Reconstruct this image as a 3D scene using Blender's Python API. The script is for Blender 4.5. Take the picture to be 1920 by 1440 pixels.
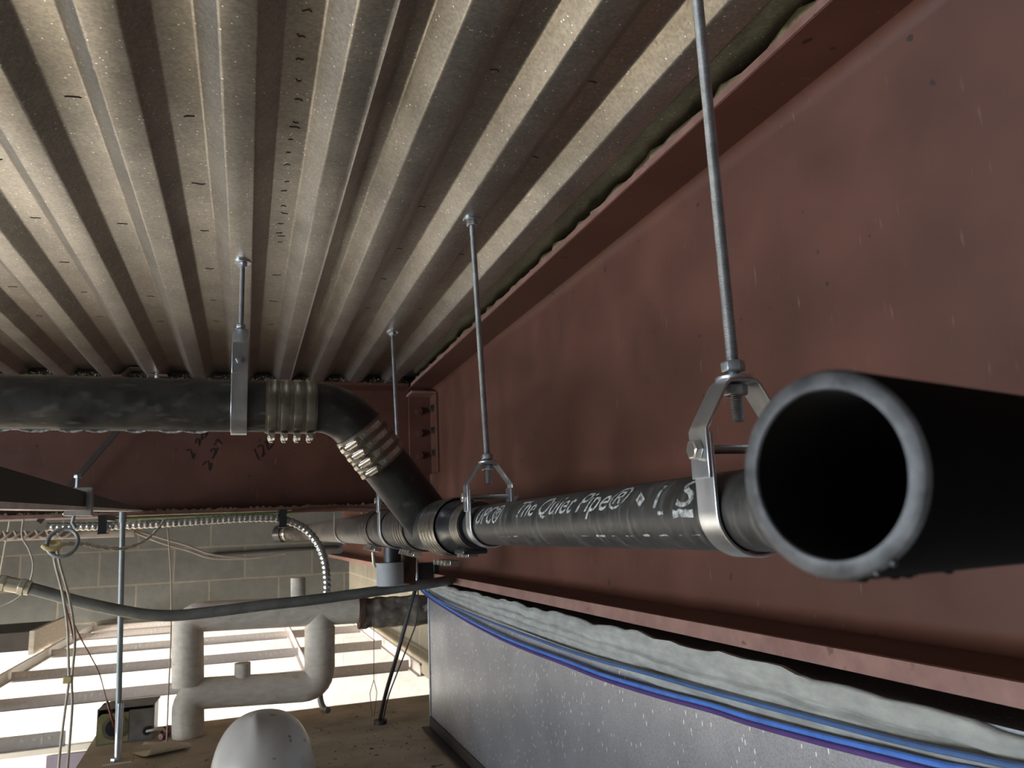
import bpy, math, random
from mathutils import Vector, Matrix
from math import pi, sin, cos, radians

# ---------------------------------------------------------------- camera, sky, light, exposure
for o in list(bpy.data.objects):
    bpy.data.objects.remove(o)
sc = bpy.context.scene
COL = sc.collection
ZC = 2.6                                   # eye height above the room floor; all coordinates below are measured from the eye

cam_data = bpy.data.cameras.new('camera')
cam_data.sensor_width = 36.0
cam_data.lens = 36.0 * 1442.0 / 1920.0
cam_data.clip_start = 0.02
cam_data.dof.use_dof = True
cam_data.dof.focus_distance = 1.0
cam_data.dof.aperture_fstop = 15.0
cam = bpy.data.objects.new('camera', cam_data)
COL.objects.link(cam)
cr, cd, cf = Vector((0.9459, -0.3220, -0.0420)), Vector((0.0202, 0.1867, -0.9820)), Vector((0.3239, 0.9281, 0.1832))
m = Matrix.Identity(4)
for i in range(3):
    m[i][0], m[i][1], m[i][2] = cr[i], -cd[i], -cf[i]
m[2][3] = ZC
cam.matrix_world = m
sc.camera = cam

sc.view_settings.view_transform = 'Standard'
sc.view_settings.look = 'None'
sc.view_settings.gamma = 1.0
sc.view_settings.use_curve_mapping = False
sc.view_settings.exposure = 0.0

world = bpy.data.worlds.new('daylight')
sc.world = world
world.use_nodes = True
bg = world.node_tree.nodes['Background']
bg.inputs['Color'].default_value = (0.72, 0.84, 1.0, 1)
bg.inputs['Strength'].default_value = 1.0


def area(name, loc, target, sx, sy, power, color, spread=180):
    d = bpy.data.lights.new(name, 'AREA')
    d.shape = 'RECTANGLE'
    d.size, d.size_y = sx, sy
    d.energy = power
    d.color = color
    d.spread = radians(spread)
    o = bpy.data.objects.new(name, d)
    COL.objects.link(o)
    o.location = (loc[0], loc[1], loc[2] + ZC)
    v = Vector(target) - Vector(loc)
    o.rotation_euler = v.to_track_quat('-Z', 'Y').to_euler()
    return o


# lamps inside unseen window_1 and window_2; the far one added to whiten far wall
area('daylight_near_window', (-4.3, 0.5, -0.42), (0.5, 0.9, 0.05), 3.6, 0.9, 105, (0.80, 0.90, 1.0), 120)
area('added_far_wall_lamp', (-4.3, 4.2, -1.25), (0.2, 5.0, -2.3), 1.9, 1.3, 285, (1.0, 0.93, 0.83), 78)
# sun coming in through the left windows and falling on the room floor
sun_d = bpy.data.lights.new('sun', 'SUN')
sun_d.energy = 14.0
sun_d.angle = 0.02
sun_d.color = (1.0, 0.88, 0.72)
sun = bpy.data.objects.new('sun', sun_d)
COL.objects.link(sun)
sun.location = (-6, 0, 6)
sun.rotation_euler = Vector((0.78, 0.06, -0.62)).to_track_quat('-Z', 'Y').to_euler()


# ---------------------------------------------------------------- materials
def new_mat(name):
    mt = bpy.data.materials.new(name)
    mt.use_nodes = True
    nt = mt.node_tree
    return mt, nt, nt.nodes['Principled BSDF'], nt.links


def N(nt, kind, **kw):
    n = nt.nodes.new(kind)
    for k, v in kw.items():
        if k in n.inputs:
            n.inputs[k].default_value = v
        else:
            setattr(n, k, v)
    return n


def ramp(nt, stops):
    r = nt.nodes.new('ShaderNodeValToRGB')
    e = r.color_ramp.elements
    while len(e) < len(stops):
        e.new(0.5)
    for el, (p, c) in zip(e, stops):
        el.position = p
        el.color = (c[0], c[1], c[2], 1) if not isinstance(c, (int, float)) else (c, c, c, 1)
    return r


def mixc(nt, links, fac, a, b, mode='MIX'):
    n = nt.nodes.new('ShaderNodeMix')
    n.data_type = 'RGBA'
    n.blend_type = mode
    ins = [n.inputs[0], n.inputs[6], n.inputs[7]]
    for s, v in zip(ins, (fac, a, b)):
        if hasattr(v, 'links'):
            links.new(v, s)
        elif isinstance(v, (int, float)):
            s.default_value = v
        else:
            s.default_value = (v[0], v[1], v[2], 1)
    return n.outputs[2]


def simple(name, c1, c2=None, scale=20, rough=0.5, metal=0.0, bump=0.0, stretch=(1, 1, 1), detail=4, rvar=0.1, specks=None, spec_scale=120, spec_cut=(0.70, 0.76), spec_stretch=None, spots=None):
    """noise-mixed paint, metal or stone; optional specks of a second colour"""
    mt, nt, bs, L = new_mat(name)
    tc = N(nt, 'ShaderNodeTexCoord')
    mp = N(nt, 'ShaderNodeMapping')
    mp.inputs['Scale'].default_value = stretch
    L.new(tc.outputs['Object'], mp.inputs[0])
    nz = N(nt, 'ShaderNodeTexNoise', Scale=scale, Detail=detail, Roughness=0.6)
    L.new(mp.outputs[0], nz.inputs['Vector'])
    c2 = c2 or tuple(x * 0.7 for x in c1)
    rp = ramp(nt, [(0.32, c2), (0.68, c1)])
    L.new(nz.outputs[0], rp.inputs[0])
    out = rp.outputs[0]
    if specks:
        n2 = N(nt, 'ShaderNodeTexNoise', Scale=spec_scale, Detail=2, Roughness=0.5)
        if spec_stretch:
            m2 = N(nt, 'ShaderNodeMapping')
            m2.inputs['Scale'].default_value = spec_stretch
            L.new(tc.outputs['Object'], m2.inputs[0])
            L.new(m2.outputs[0], n2.inputs['Vector'])
        else:
            L.new(mp.outputs[0], n2.inputs['Vector'])
        r2 = ramp(nt, [(spec_cut[0], 0), (spec_cut[1], 1)])
        L.new(n2.outputs[0], r2.inputs[0])
        out = mixc(nt, L, r2.outputs[0], out, specks)
    if spots:
        n4 = N(nt, 'ShaderNodeTexNoise', Scale=38, Detail=1)
        L.new(tc.outputs['Object'], n4.inputs['Vector'])
        r5 = ramp(nt, [(0.745, 0), (0.765, 1)])
        L.new(n4.outputs[0], r5.inputs[0])
        out = mixc(nt, L, r5.outputs[0], out, spots)
    L.new(out, bs.inputs['Base Color'])
    bs.inputs['Metallic'].default_value = metal
    mr = N(nt, 'ShaderNodeMapRange')
    mr.inputs['To Min'].default_value = max(0.03, rough - rvar)
    mr.inputs['To Max'].default_value = min(1, rough + rvar)
    L.new(nz.outputs[0], mr.inputs[0])
    L.new(mr.outputs[0], bs.inputs['Roughness'])
    if bump:
        b = N(nt, 'ShaderNodeBump', Strength=bump, Distance=0.004)
        L.new(nz.outputs[0], b.inputs['Height'])
        L.new(b.outputs[0], bs.inputs['Normal'])
    return mt


def galvanised(name, base, dark, fleck, rough, metal, spangle=90, fleck_cut=0.06, bump=0.15, streak=False):
    """zinc sheet with crystalline spangle, small bright flecks and stains"""
    mt, nt, bs, L = new_mat(name)
    tc = N(nt, 'ShaderNodeTexCoord')
    vor = N(nt, 'ShaderNodeTexVoronoi', Scale=spangle)
    L.new(tc.outputs['Object'], vor.inputs['Vector'])
    nz = N(nt, 'ShaderNodeTexNoise', Scale=9.0, Detail=6, Roughness=0.65)
    L.new(tc.outputs['Object'], nz.inputs['Vector'])
    r1 = ramp(nt, [(0.3, dark), (0.7, base)])
    L.new(nz.outputs[0], r1.inputs[0])
    sp = N(nt, 'ShaderNodeSeparateColor')
    L.new(vor.outputs['Color'], sp.inputs[0])
    r2 = ramp(nt, [(0.0, 0.82), (1.0, 1.12)])
    L.new(sp.outputs[0], r2.inputs[0])
    c = mixc(nt, L, 1.0, r1.outputs[0], r2.outputs[0], 'MULTIPLY')
    v2 = N(nt, 'ShaderNodeTexVoronoi', Scale=240.0 if streak else spangle * 0.8)
    fm = N(nt, 'ShaderNodeMapping')
    if streak:
        fm.inputs['Rotation'].default_value = (radians(35), 0, 0)
        fm.inputs['Scale'].default_value = (0.6, 1.0, 0.36)
    L.new(tc.outputs['Object'], fm.inputs[0])
    L.new(fm.outputs[0], v2.inputs['Vector'])
    s2 = N(nt, 'ShaderNodeSeparateColor')
    L.new(v2.outputs['Color'], s2.inputs[0])
    near = N(nt, 'ShaderNodeMath', operation='LESS_THAN')
    near.inputs[1].default_value = 0.28
    L.new(v2.outputs['Distance'], near.inputs[0])
    few = N(nt, 'ShaderNodeMath', operation='LESS_THAN')
    few.inputs[1].default_value = fleck_cut
    L.new(s2.outputs[1], few.inputs[0])
    mul = N(nt, 'ShaderNodeMath', operation='MULTIPLY')
    L.new(near.outputs[0], mul.inputs[0])
    L.new(few.outputs[0], mul.inputs[1])
    c = mixc(nt, L, mul.outputs[0], c, fleck)
    L.new(c, bs.inputs['Base Color'])
    bs.inputs['Metallic'].default_value = metal
    r4 = N(nt, 'ShaderNodeMapRange')
    r4.inputs['To Min'].default_value = rough - 0.04
    r4.inputs['To Max'].default_value = rough + 0.04
    L.new(sp.outputs[1], r4.inputs[0])
    L.new(r4.outputs[0], bs.inputs['Roughness'])
    if bump:
        b = N(nt, 'ShaderNodeBump', Strength=bump, Distance=0.002)
        L.new(sp.outputs[2], b.inputs['Height'])
        L.new(b.outputs[0], bs.inputs['Normal'])
    return mt


def block_wall(name, c1, c2, mortar, axis, rough=0.9):
    """concrete blocks in running bond, laid out on the wall's own plane"""
    mt, nt, bs, L = new_mat(name)
    tc = N(nt, 'ShaderNodeTexCoord')
    sx = N(nt, 'ShaderNodeSeparateXYZ')
    L.new(tc.outputs['Object'], sx.inputs[0])
    cb = N(nt, 'ShaderNodeCombineXYZ')
    L.new(sx.outputs[0 if axis == 'x' else 1], cb.inputs[0])
    L.new(sx.outputs[2], cb.inputs[1])
    br = N(nt, 'ShaderNodeTexBrick')
    br.inputs['Color1'].default_value = (*c1, 1)
    br.inputs['Color2'].default_value = (*c2, 1)
    br.inputs['Mortar'].default_value = (*mortar, 1)
    br.inputs['Scale'].default_value = 1.0
    br.inputs['Mortar Size'].default_value = 0.006
    br.inputs['Mortar Smooth'].default_value = 0.2
    br.inputs['Brick Width'].default_value = 0.43
    br.inputs['Row Height'].default_value = 0.213
    L.new(cb.outputs[0], br.inputs['Vector'])
    nz = N(nt, 'ShaderNodeTexNoise', Scale=14, Detail=6, Roughness=0.7)
    L.new(tc.outputs['Object'], nz.inputs['Vector'])
    rp = ramp(nt, [(0.3, 0.8), (0.7, 1.1)])
    L.new(nz.outputs[0], rp.inputs[0])
    L.new(mixc(nt, L, 1.0, br.outputs[0], rp.outputs[0], 'MULTIPLY'), bs.inputs['Base Color'])
    bs.inputs['Roughness'].default_value = rough
    b = N(nt, 'ShaderNodeBump', Strength=0.4, Distance=0.006)
    b.invert = True
    L.new(br.outputs['Fac'], b.inputs['Height'])
    L.new(b.outputs[0], bs.inputs['Normal'])
    return mt


M = {}
M['deck'] = galvanised('galvanised deck', (0.43, 0.405, 0.36), (0.29, 0.27, 0.24), (1.0, 0.98, 0.94), 0.37, 0.86, 300, 0.05, 0.06)
M['duct'] = galvanised('galvanised duct', (0.46, 0.47, 0.50), (0.36, 0.37, 0.40), (0.98, 0.98, 1.0), 0.40, 0.85, 620, 0.13, 0.12, streak=True)
M['zinc'] = simple('bright zinc plate', (0.66, 0.68, 0.70), (0.46, 0.48, 0.52), 30, 0.34, 0.95, 0.05, (1, 1, 0.3))
M['zinc_dull'] = simple('dull zinc thread', (0.44, 0.46, 0.48), (0.30, 0.32, 0.34), 60, 0.42, 0.9)
M['primer'] = simple('red oxide primer', (0.104, 0.036, 0.0205), (0.073, 0.0245, 0.0145), 7, 0.55, 0.0, 0.06, rvar=0.13, specks=(0.15, 0.075, 0.058), spec_scale=130, spec_cut=(0.67, 0.80), spec_stretch=(1, 1, 0.16), spots=(0.03, 0.012, 0.01))
M['primer_edge'] = simple('faded primer edge', (0.25, 0.135, 0.105), (0.17, 0.08, 0.062), 25, 0.6, 0.0, 0.05, specks=(0.12, 0.05, 0.04), spec_scale=60)
M['iron'] = simple('black coated cast iron', (0.022, 0.0215, 0.021), (0.009, 0.009, 0.009), 30, 0.40, 0.0, 0.12, (1, 1, 1), specks=(0.045, 0.043, 0.04), spec_scale=55, spec_cut=(0.60, 0.80))
M['iron_dusty'] = simple('dusty cast iron', (0.042, 0.039, 0.035), (0.010, 0.0097, 0.0094), 24, 0.48, 0.0, 0.25, (1, 1.6, 1), detail=8, rvar=0.18, specks=(0.10, 0.094, 0.085), spec_scale=26, spec_cut=(0.55, 0.80), spec_stretch=(1, 5, 1))
M['iron_worn'] = simple('worn brown cast iron', (0.075, 0.058, 0.048), (0.016, 0.013, 0.011), 34, 0.4, 0.2, 0.2, (1, 3, 1), specks=(0.26, 0.23, 0.21), spec_scale=38, spec_cut=(0.58, 0.74), spec_stretch=(1, 3, 1))
M['iron_cut'] = simple('sawn iron rim', (0.13, 0.13, 0.135), (0.028, 0.028, 0.03), 90, 0.5, 0.15, 0.15, detail=7)
M['iron_shaded'] = simple('shaded black pipe coating', (0.010, 0.010, 0.010), (0.006, 0.006, 0.006), 40, 0.9)  # near-black colour carries the shade where light around the eye is blocked
M['iron_shaded'].node_tree.nodes['Principled BSDF'].inputs['Specular IOR Level'].default_value = 0.08
M['iron_inside'] = simple('inside of iron pipe', (0.010, 0.010, 0.010), (0.006, 0.006, 0.006), 30, 0.7)
M['shield'] = simple('stainless shield', (0.25, 0.225, 0.19), (0.17, 0.15, 0.125), 40, 0.42, 0.9, 0.0)
M['band'] = simple('stainless band', (0.36, 0.335, 0.29), (0.26, 0.24, 0.205), 50, 0.30, 0.95)
M['screw'] = simple('bright screw steel', (0.85, 0.83, 0.78), (0.7, 0.68, 0.62), 60, 0.22, 0.95)
M['rubber'] = simple('black rubber', (0.015, 0.016, 0.020), (0.010, 0.010, 0.012), 30, 0.30)
M['black'] = simple('black paint', (0.012, 0.012, 0.012), (0.008, 0.008, 0.008), 30, 0.45)
M['white_ink'] = simple('white stencil ink', (0.50, 0.50, 0.48), (0.06, 0.06, 0.058), 170, 0.7, 0, 0, (1, 1, 1), 2)
M['marker'] = simple('black marker', (0.022, 0.008, 0.006), (0.014, 0.006, 0.005), 40, 0.5)
M['wool'] = simple('mineral wool', (0.42, 0.37, 0.23), (0.17, 0.145, 0.08), 60, 0.95, 0, 0.8)
M['blanket'] = simple('glass fibre blanket', (0.36, 0.355, 0.32), (0.23, 0.225, 0.205), 60, 0.85, 0, 0.6, (1, 0.4, 1))
M['cmu_grey'] = block_wall('grey block wall', (0.140, 0.138, 0.124), (0.112, 0.112, 0.103), (0.205, 0.183, 0.143), 'x')
M['cmu_side'] = block_wall('cream block wall', (0.23, 0.205, 0.15), (0.21, 0.185, 0.135), (0.30, 0.27, 0.20), 'y')
M['white_block'] = block_wall('white painted block wall', (0.85, 0.84, 0.80), (0.83, 0.82, 0.79), (0.78, 0.76, 0.72), 'x')
M['plaster'] = simple('plain wall paint', (0.24, 0.23, 0.205), (0.20, 0.19, 0.17), 5, 0.9)
M['floor'] = simple('dusty concrete floor', (0.46, 0.42, 0.35), (0.38, 0.345, 0.29), 4, 0.9)
M['soffit'] = simple('dark steel', (0.050, 0.040, 0.034), (0.032, 0.026, 0.022), 12, 0.6, 0.2)
M['shelf'] = simple('dusty soffit board', (0.56, 0.47, 0.35), (0.36, 0.29, 0.21), 9, 0.95, 0, 0.3, specks=(0.09, 0.07, 0.05), spec_scale=30, spec_cut=(0.68, 0.74))
M['grid'] = simple('white coated ceiling tee', (0.76, 0.69, 0.65), (0.66, 0.60, 0.56), 60, 0.5, 0.0)
M['grid_light'] = simple('white painted angle', (0.85, 0.81, 0.77), (0.72, 0.68, 0.64), 40, 0.5)
M['lagging'] = simple('white canvas lagging', (0.62, 0.55, 0.46), (0.51, 0.445, 0.365), 26, 0.85, 0, 0.9, (1, 1, 2.5), specks=(0.36, 0.30, 0.24), spec_scale=22, spec_cut=(0.66, 0.78))
M['rusty'] = simple('mottled rusty lagging', (0.30, 0.25, 0.20), (0.07, 0.055, 0.045), 26, 0.8, 0.1, 0.4, specks=(0.45, 0.42, 0.38), spec_scale=30, spec_cut=(0.60, 0.70))
M['emt'] = simple('grey steel conduit', (0.20, 0.20, 0.185), (0.13, 0.13, 0.12), 25, 0.5, 0.5, 0.05, specks=(0.34, 0.32, 0.28), spec_scale=50)
M['rod_grey'] = simple('grey hanger rod', (0.27, 0.29, 0.29), (0.20, 0.22, 0.22), 50, 0.5, 0.5)
M['flex'] = simple('armoured cable steel', (0.60, 0.60, 0.57), (0.40, 0.40, 0.38), 60, 0.3, 0.9)
M['brass'] = simple('die cast fitting', (0.60, 0.57, 0.46), (0.45, 0.42, 0.32), 60, 0.4, 0.7)
M['beige'] = simple('beige conduit paint', (0.48, 0.38, 0.30), (0.38, 0.29, 0.22), 20, 0.6)
M['cream'] = simple('cream wire jacket', (0.60, 0.54, 0.42), (0.42, 0.36, 0.28), 50, 0.6)
M['string'] = simple('tan string', (0.42, 0.33, 0.24), (0.34, 0.26, 0.19), 50, 0.8)
M['redwire'] = simple('red wire jacket', (0.22, 0.035, 0.03), (0.13, 0.02, 0.02), 60, 0.45)
M['bluewire'] = simple('blue wire jacket', (0.075, 0.19, 0.55), (0.05, 0.13, 0.40), 40, 0.35)
M['bluedark'] = simple('slate blue wire jacket', (0.06, 0.12, 0.27), (0.045, 0.09, 0.20), 40, 0.4)
M['purple'] = simple('purple wire jacket', (0.085, 0.04, 0.17), (0.06, 0.03, 0.12), 40, 0.4)
M['tie'] = simple('yellowed cable tie', (0.62, 0.52, 0.24), (0.50, 0.40, 0.18), 60, 0.5)
M['boxmetal'] = simple('junction box zinc', (0.30, 0.29, 0.27), (0.20, 0.19, 0.18), 30, 0.4, 0.7)
M['boxinside'] = simple('yellowish zinc', (0.36, 0.34, 0.17), (0.24, 0.22, 0.11), 18, 0.45, 0.6)
M['paper'] = simple('cream paper', (0.82, 0.73, 0.56), (0.70, 0.61, 0.46), 12, 0.85)
M['hat'] = simple('scuffed white plastic', (0.54, 0.51, 0.475), (0.47, 0.43, 0.385), 12, 0.34, 0, 0.0, specks=(0.20, 0.15, 0.13), spec_scale=34, spec_cut=(0.69, 0.75))
M['grey_sleeve'] = simple('grey pipe sleeve', (0.40, 0.40, 0.40), (0.30, 0.30, 0.30), 16, 0.7, 0, 0.2)
M['rust'] = simple('brown rust', (0.12, 0.055, 0.03), (0.05, 0.025, 0.016), 30, 0.8, 0, 0.3)
M['signblue'] = simple('blue grey sign face', (0.07, 0.06, 0.085), (0.05, 0.045, 0.06), 8, 0.6)
M['greenwire'] = simple('green ground wire', (0.17, 0.24, 0.06), (0.12, 0.17, 0.05), 60, 0.6)
M['pale_edge'] = simple('pale bare edge', (0.72, 0.62, 0.55), (0.58, 0.48, 0.42), 30, 0.6, 0.0, 0.05)
M['scorch'] = simple('dark scorch', (0.085, 0.060, 0.045), (0.035, 0.025, 0.018), 60, 0.8)


# ---------------------------------------------------------------- mesh helpers (coordinates are measured from the eye)
class MB:
    def __init__(self):
        self.v, self.f, self.fm = [], [], []

    def add(self, verts, faces):
        b = len(self.v)
        self.v += [Vector(p) for p in verts]
        self.f += [tuple(b + i for i in fc) for fc in faces]
        return self

    def box(self, lo, hi):
        x0, y0, z0 = lo
        x1, y1, z1 = hi
        return self.add([(x0, y0, z0), (x1, y0, z0), (x1, y1, z0), (x0, y1, z0), (x0, y0, z1), (x1, y0, z1), (x1, y1, z1), (x0, y1, z1)],
                        [(0, 3, 2, 1), (4, 5, 6, 7), (0, 1, 5, 4), (1, 2, 6, 5), (2, 3, 7, 6), (3, 0, 4, 7)])

    def obox(self, c, ax, ay, az, sx, sy, sz):
        c, ax, ay, az = Vector(c), Vector(ax).normalized(), Vector(ay).normalized(), Vector(az).normalized()
        vs = []
        for z in (-.5, .5):
            for x, y in ((-.5, -.5), (.5, -.5), (.5, .5), (-.5, .5)):
                vs.append(c + ax * x * sx + ay * y * sy + az * z * sz)
        return self.add(vs, [(0, 3, 2, 1), (4, 5, 6, 7), (0, 1, 5, 4), (1, 2, 6, 5), (2, 3, 7, 6), (3, 0, 4, 7)])

    def tube(self, pts, r, seg=16, cap=True, closed=False, radii=None):
        pts = [Vector(p) for p in pts]
        n = len(pts)
        tang = []
        for i in range(n):
            a = pts[i - 1] if (i > 0 or closed) else pts[0]
            b = pts[(i + 1) % n] if (i < n - 1 or closed) else pts[-1]
            tang.append((b - a).normalized())
        t0 = tang[0]
        u = t0.cross(Vector((0, 0, 1)))
        if u.length < 0.2:
            u = t0.cross(Vector((1, 0, 0)))
        u.normalize()
        vs, fs = [], []
        for i in range(n):
            t = tang[i]
            u = (u - t * u.dot(t))
            if u.length < 1e-6:
                u = t.orthogonal()
            u.normalize()
            w = t.cross(u)
            rr = radii[i] if radii else r
            for k in range(seg):
                a = 2 * pi * k / seg
                vs.append(pts[i] + (u * cos(a) + w * sin(a)) * rr)
        m_ = n if closed else n - 1
        for i in range(m_):
            j = (i + 1) % n
            for k in range(seg):
                l = (k + 1) % seg
                fs.append((i * seg + k, i * seg + l, j * seg + l, j * seg + k))
        if cap and not closed:
            fs.append(tuple(reversed(range(seg))))
            fs.append(tuple(range((n - 1) * seg, n * seg)))
        return self.add(vs, fs)

    def lathe(self, p0, d, prof, seg=40, closed=True, up=None):
        """profile of (distance along d, radius), turned about the axis p0 + t d; closed joins the last point to the first"""
        p0, d = Vector(p0), Vector(d).normalized()
        u = d.cross(Vector((0, 0, 1)))
        if u.length < 0.2:
            u = d.cross(Vector((1, 0, 0)))
        u.normalize()
        w = d.cross(u)
        vs, fs = [], []
        n = len(prof)
        for t, r in prof:
            for k in range(seg):
                a = 2 * pi * k / seg
                vs.append(p0 + d * t + (u * cos(a) + w * sin(a)) * r)
        for i in range(n if closed else n - 1):
            j = (i + 1) % n
            for k in range(seg):
                l = (k + 1) % seg
                fs.append((i * seg + k, i * seg + l, j * seg + l, j * seg + k))
        return self.add(vs, fs)

    def disc_cyl(self, p0, p1, r, seg=24):
        return self.tube([p0, p1], r, seg)

    def hexnut(self, c, d, rad, h):
        c, d = Vector(c), Vector(d).normalized()
        return self.tube([c - d * h * .5, c - d * h * .36, c + d * h * .36, c + d * h * .5], rad, 6, radii=[rad * .9, rad, rad, rad * .9])

    def prism(self, poly, axis, a0, a1):
        """poly of 2D points extruded along a world axis; axis y: (x, z), axis x: (y, z), axis z: (x, y)"""
        def P(p, a):
            return {'y': (p[0], a, p[1]), 'x': (a, p[0], p[1]), 'z': (p[0], p[1], a)}[axis]
        n = len(poly)
        vs = [P(p, a0) for p in poly] + [P(p, a1) for p in poly]
        fs = [(i, (i + 1) % n, n + (i + 1) % n, n + i) for i in range(n)]
        fs += [tuple(reversed(range(n))), tuple(range(n, 2 * n))]
        return self.add(vs, fs)

    def strip(self, path, o, ax, az, aw, width, thick):
        """flat bar bent along a 2D path (in ax, az from o), wide along aw, with the thickness laid inward/outward"""
        o, ax, az, aw = Vector(o), Vector(ax).normalized(), Vector(az).normalized(), Vector(aw).normalized()
        n = len(path)
        vs, fs = [], []
        for i, (x, z) in enumerate(path):
            a = path[max(0, i - 1)]
            b = path[min(n - 1, i + 1)]
            t = Vector((b[0] - a[0], b[1] - a[1]))
            t.normalize()
            nx, nz = -t.y, t.x
            if 0 < i < n - 1:
                t1 = Vector((x - a[0], z - a[1])).normalized()
                k = max(0.5, Vector((-t1.y, t1.x)).dot(Vector((nx, nz))))
            else:
                k = 1.0
            for s, q in ((-.5, -.5), (.5, -.5), (.5, .5), (-.5, .5)):
                px, pz = x + nx * thick * q / k, z + nz * thick * q / k
                vs.append(o + ax * px + az * pz + aw * width * s)
        for i in range(n - 1):
            for k in range(4):
                l = (k + 1) % 4
                fs.append((i * 4 + k, i * 4 + l, i * 4 + 4 + l, i * 4 + 4 + k))
        fs += [(3, 2, 1, 0), tuple(range(4 * n - 4, 4 * n))]
        return self.add(vs, fs)

    def build(self, name, mat, parent=None, smooth=35, bevel=0.0, origin=None):
        me = bpy.data.meshes.new(name)
        if parent is not None:
            top = parent
            off = Vector((0, 0, 0))
            while top is not None:
                off += top.location
                top = top.parent
        else:
            off = Vector(origin) + Vector((0, 0, ZC)) if origin is not None else Vector((0, 0, 0))
        me.from_pydata([p + Vector((0, 0, ZC)) - off for p in self.v], [], self.f)
        me.materials.append(M[mat])
        me.update()
        o = bpy.data.objects.new(name, me)
        COL.objects.link(o)
        if parent is not None:
            o.parent = parent
        elif origin is not None:
            o.location = off
        if smooth:
            me.polygons.foreach_set('use_smooth', [True] * len(me.polygons))
            me.set_sharp_from_angle(angle=radians(smooth))
        import bmesh
        b = bmesh.new()
        b.from_mesh(me)
        bmesh.ops.recalc_face_normals(b, faces=b.faces)
        b.to_mesh(me)
        b.free()
        if bevel:
            md = o.modifiers.new('edge', 'BEVEL')
            md.width = bevel
            md.segments = 2
            md.limit_method = 'ANGLE'
        return o


def tag(o, label, cat, group=None, kind=None):
    o['label'] = label
    o['category'] = cat
    if group:
        o['group'] = group
    if kind:
        o['kind'] = kind
    return o


def thing(name, label, cat, loc, group=None):
    o = bpy.data.objects.new(name, None)
    COL.objects.link(o)
    o.empty_display_size = 0.05
    o.location = (loc[0], loc[1], loc[2] + ZC)
    return tag(o, label, cat, group)


def struct(o):
    o['kind'] = 'structure'
    return o


def smooth_path(pts, k=6):
    """Catmull-Rom through the points"""
    P = [Vector(p) for p in pts]
    P = [P[0] * 2 - P[1]] + P + [P[-1] * 2 - P[-2]]
    out = []
    for i in range(1, len(P) - 2):
        a, b, c, d = P[i - 1], P[i], P[i + 1], P[i + 2]
        for j in range(k):
            t = j / k
            out.append(0.5 * ((2 * b) + (c - a) * t + (2 * a - 5 * b + 4 * c - d) * t * t + (3 * b - a - 3 * c + d) * t ** 3))
    out.append(P[-2])
    return out


# ---------------------------------------------------------------- the setting
Z_DECK, D_DECK = 0.513, 0.026
# left edges of the lower flats of the corrugated sheet; the spacing closes up at the side lap
edges = [0.0945 - 0.1307 * k for k in range(35, -1, -1)] + [0.2009, 0.3262, 0.4525]
LOWW, RUN = 0.0385, 0.0255
prof = []
for i, x in enumerate(edges):
    prof += [(x, Z_DECK), (x + LOWW, Z_DECK), (x + LOWW + RUN, Z_DECK + D_DECK)]
    nx = edges[i + 1] if i + 1 < len(edges) else x + 0.30
    prof.append((nx - RUN, Z_DECK + D_DECK))
prof.append((0.80, Z_DECK + D_DECK))
# small rounding of the fold lines
rp_ = [prof[0]]
for a, b, c in zip(prof, prof[1:], prof[2:]):
    va, vc = Vector(a) - Vector(b), Vector(c) - Vector(b)
    k = min(0.0025, va.length * .4, vc.length * .4)
    p1, p2 = Vector(b) + va.normalized() * k, Vector(b) + vc.normalized() * k
    mid = (p1 + p2) * .25 + Vector(b) * .5
    rp_ += [tuple(p1), tuple(mid), tuple(p2)]
rp_.append(prof[-1])
b = MB()
n = len(rp_)
Y0, Y1 = -2.5, 5.5
vs = []
for yy in (Y0, Y1):
    for dz in (0, 0.0012):
        vs += [(x, yy, z + dz) for x, z in rp_]
fs = []
for i in range(n - 1):
    fs += [(i, i + 1, 2 * n + i + 1, 2 * n + i), (n + i, 3 * n + i, 3 * n + i + 1, n + i + 1)]
    fs += [(i, n + i, n + i + 1, i + 1), (2 * n + i, 2 * n + i + 1, 3 * n + i + 1, 3 * n + i)]
b.add(vs, fs)
ceiling = struct(b.build('ceiling', 'deck', smooth=60))
# the turned-down lip of the side lap
lip = MB().prism([(0.1305, Z_DECK + .0005), (0.1335, Z_DECK + .0005), (0.1335, Z_DECK - .004), (0.1322, Z_DECK - .0055), (0.1305, Z_DECK - .004)], 'y', Y0, Y1)
lip.build('side_lap', 'deck', ceiling)
rnd = random.Random(21)
ZU = Z_DECK + D_DECK - .00045


def mark(x, y, wx, hook=0.0, z=ZU):
    pts_ = [(x - wx / 2, hook), (x - wx / 5, rnd.uniform(-.0015, .0015)), (x + wx / 5, rnd.uniform(-.0015, .0015)), (x + wx / 2, rnd.uniform(-.003, .003))]
    p_ = smooth_path([(a_, b_, 0) for a_, b_ in pts_], 4)
    MB().strip([(q.x, q.y) for q in p_], (0, y, z), (1, 0, 0), (0, 1, 0), (0, 0, 1), .0008, rnd.uniform(.0008, .0018)).build('scorch_mark', 'scorch', ceiling, smooth=0)


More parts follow.
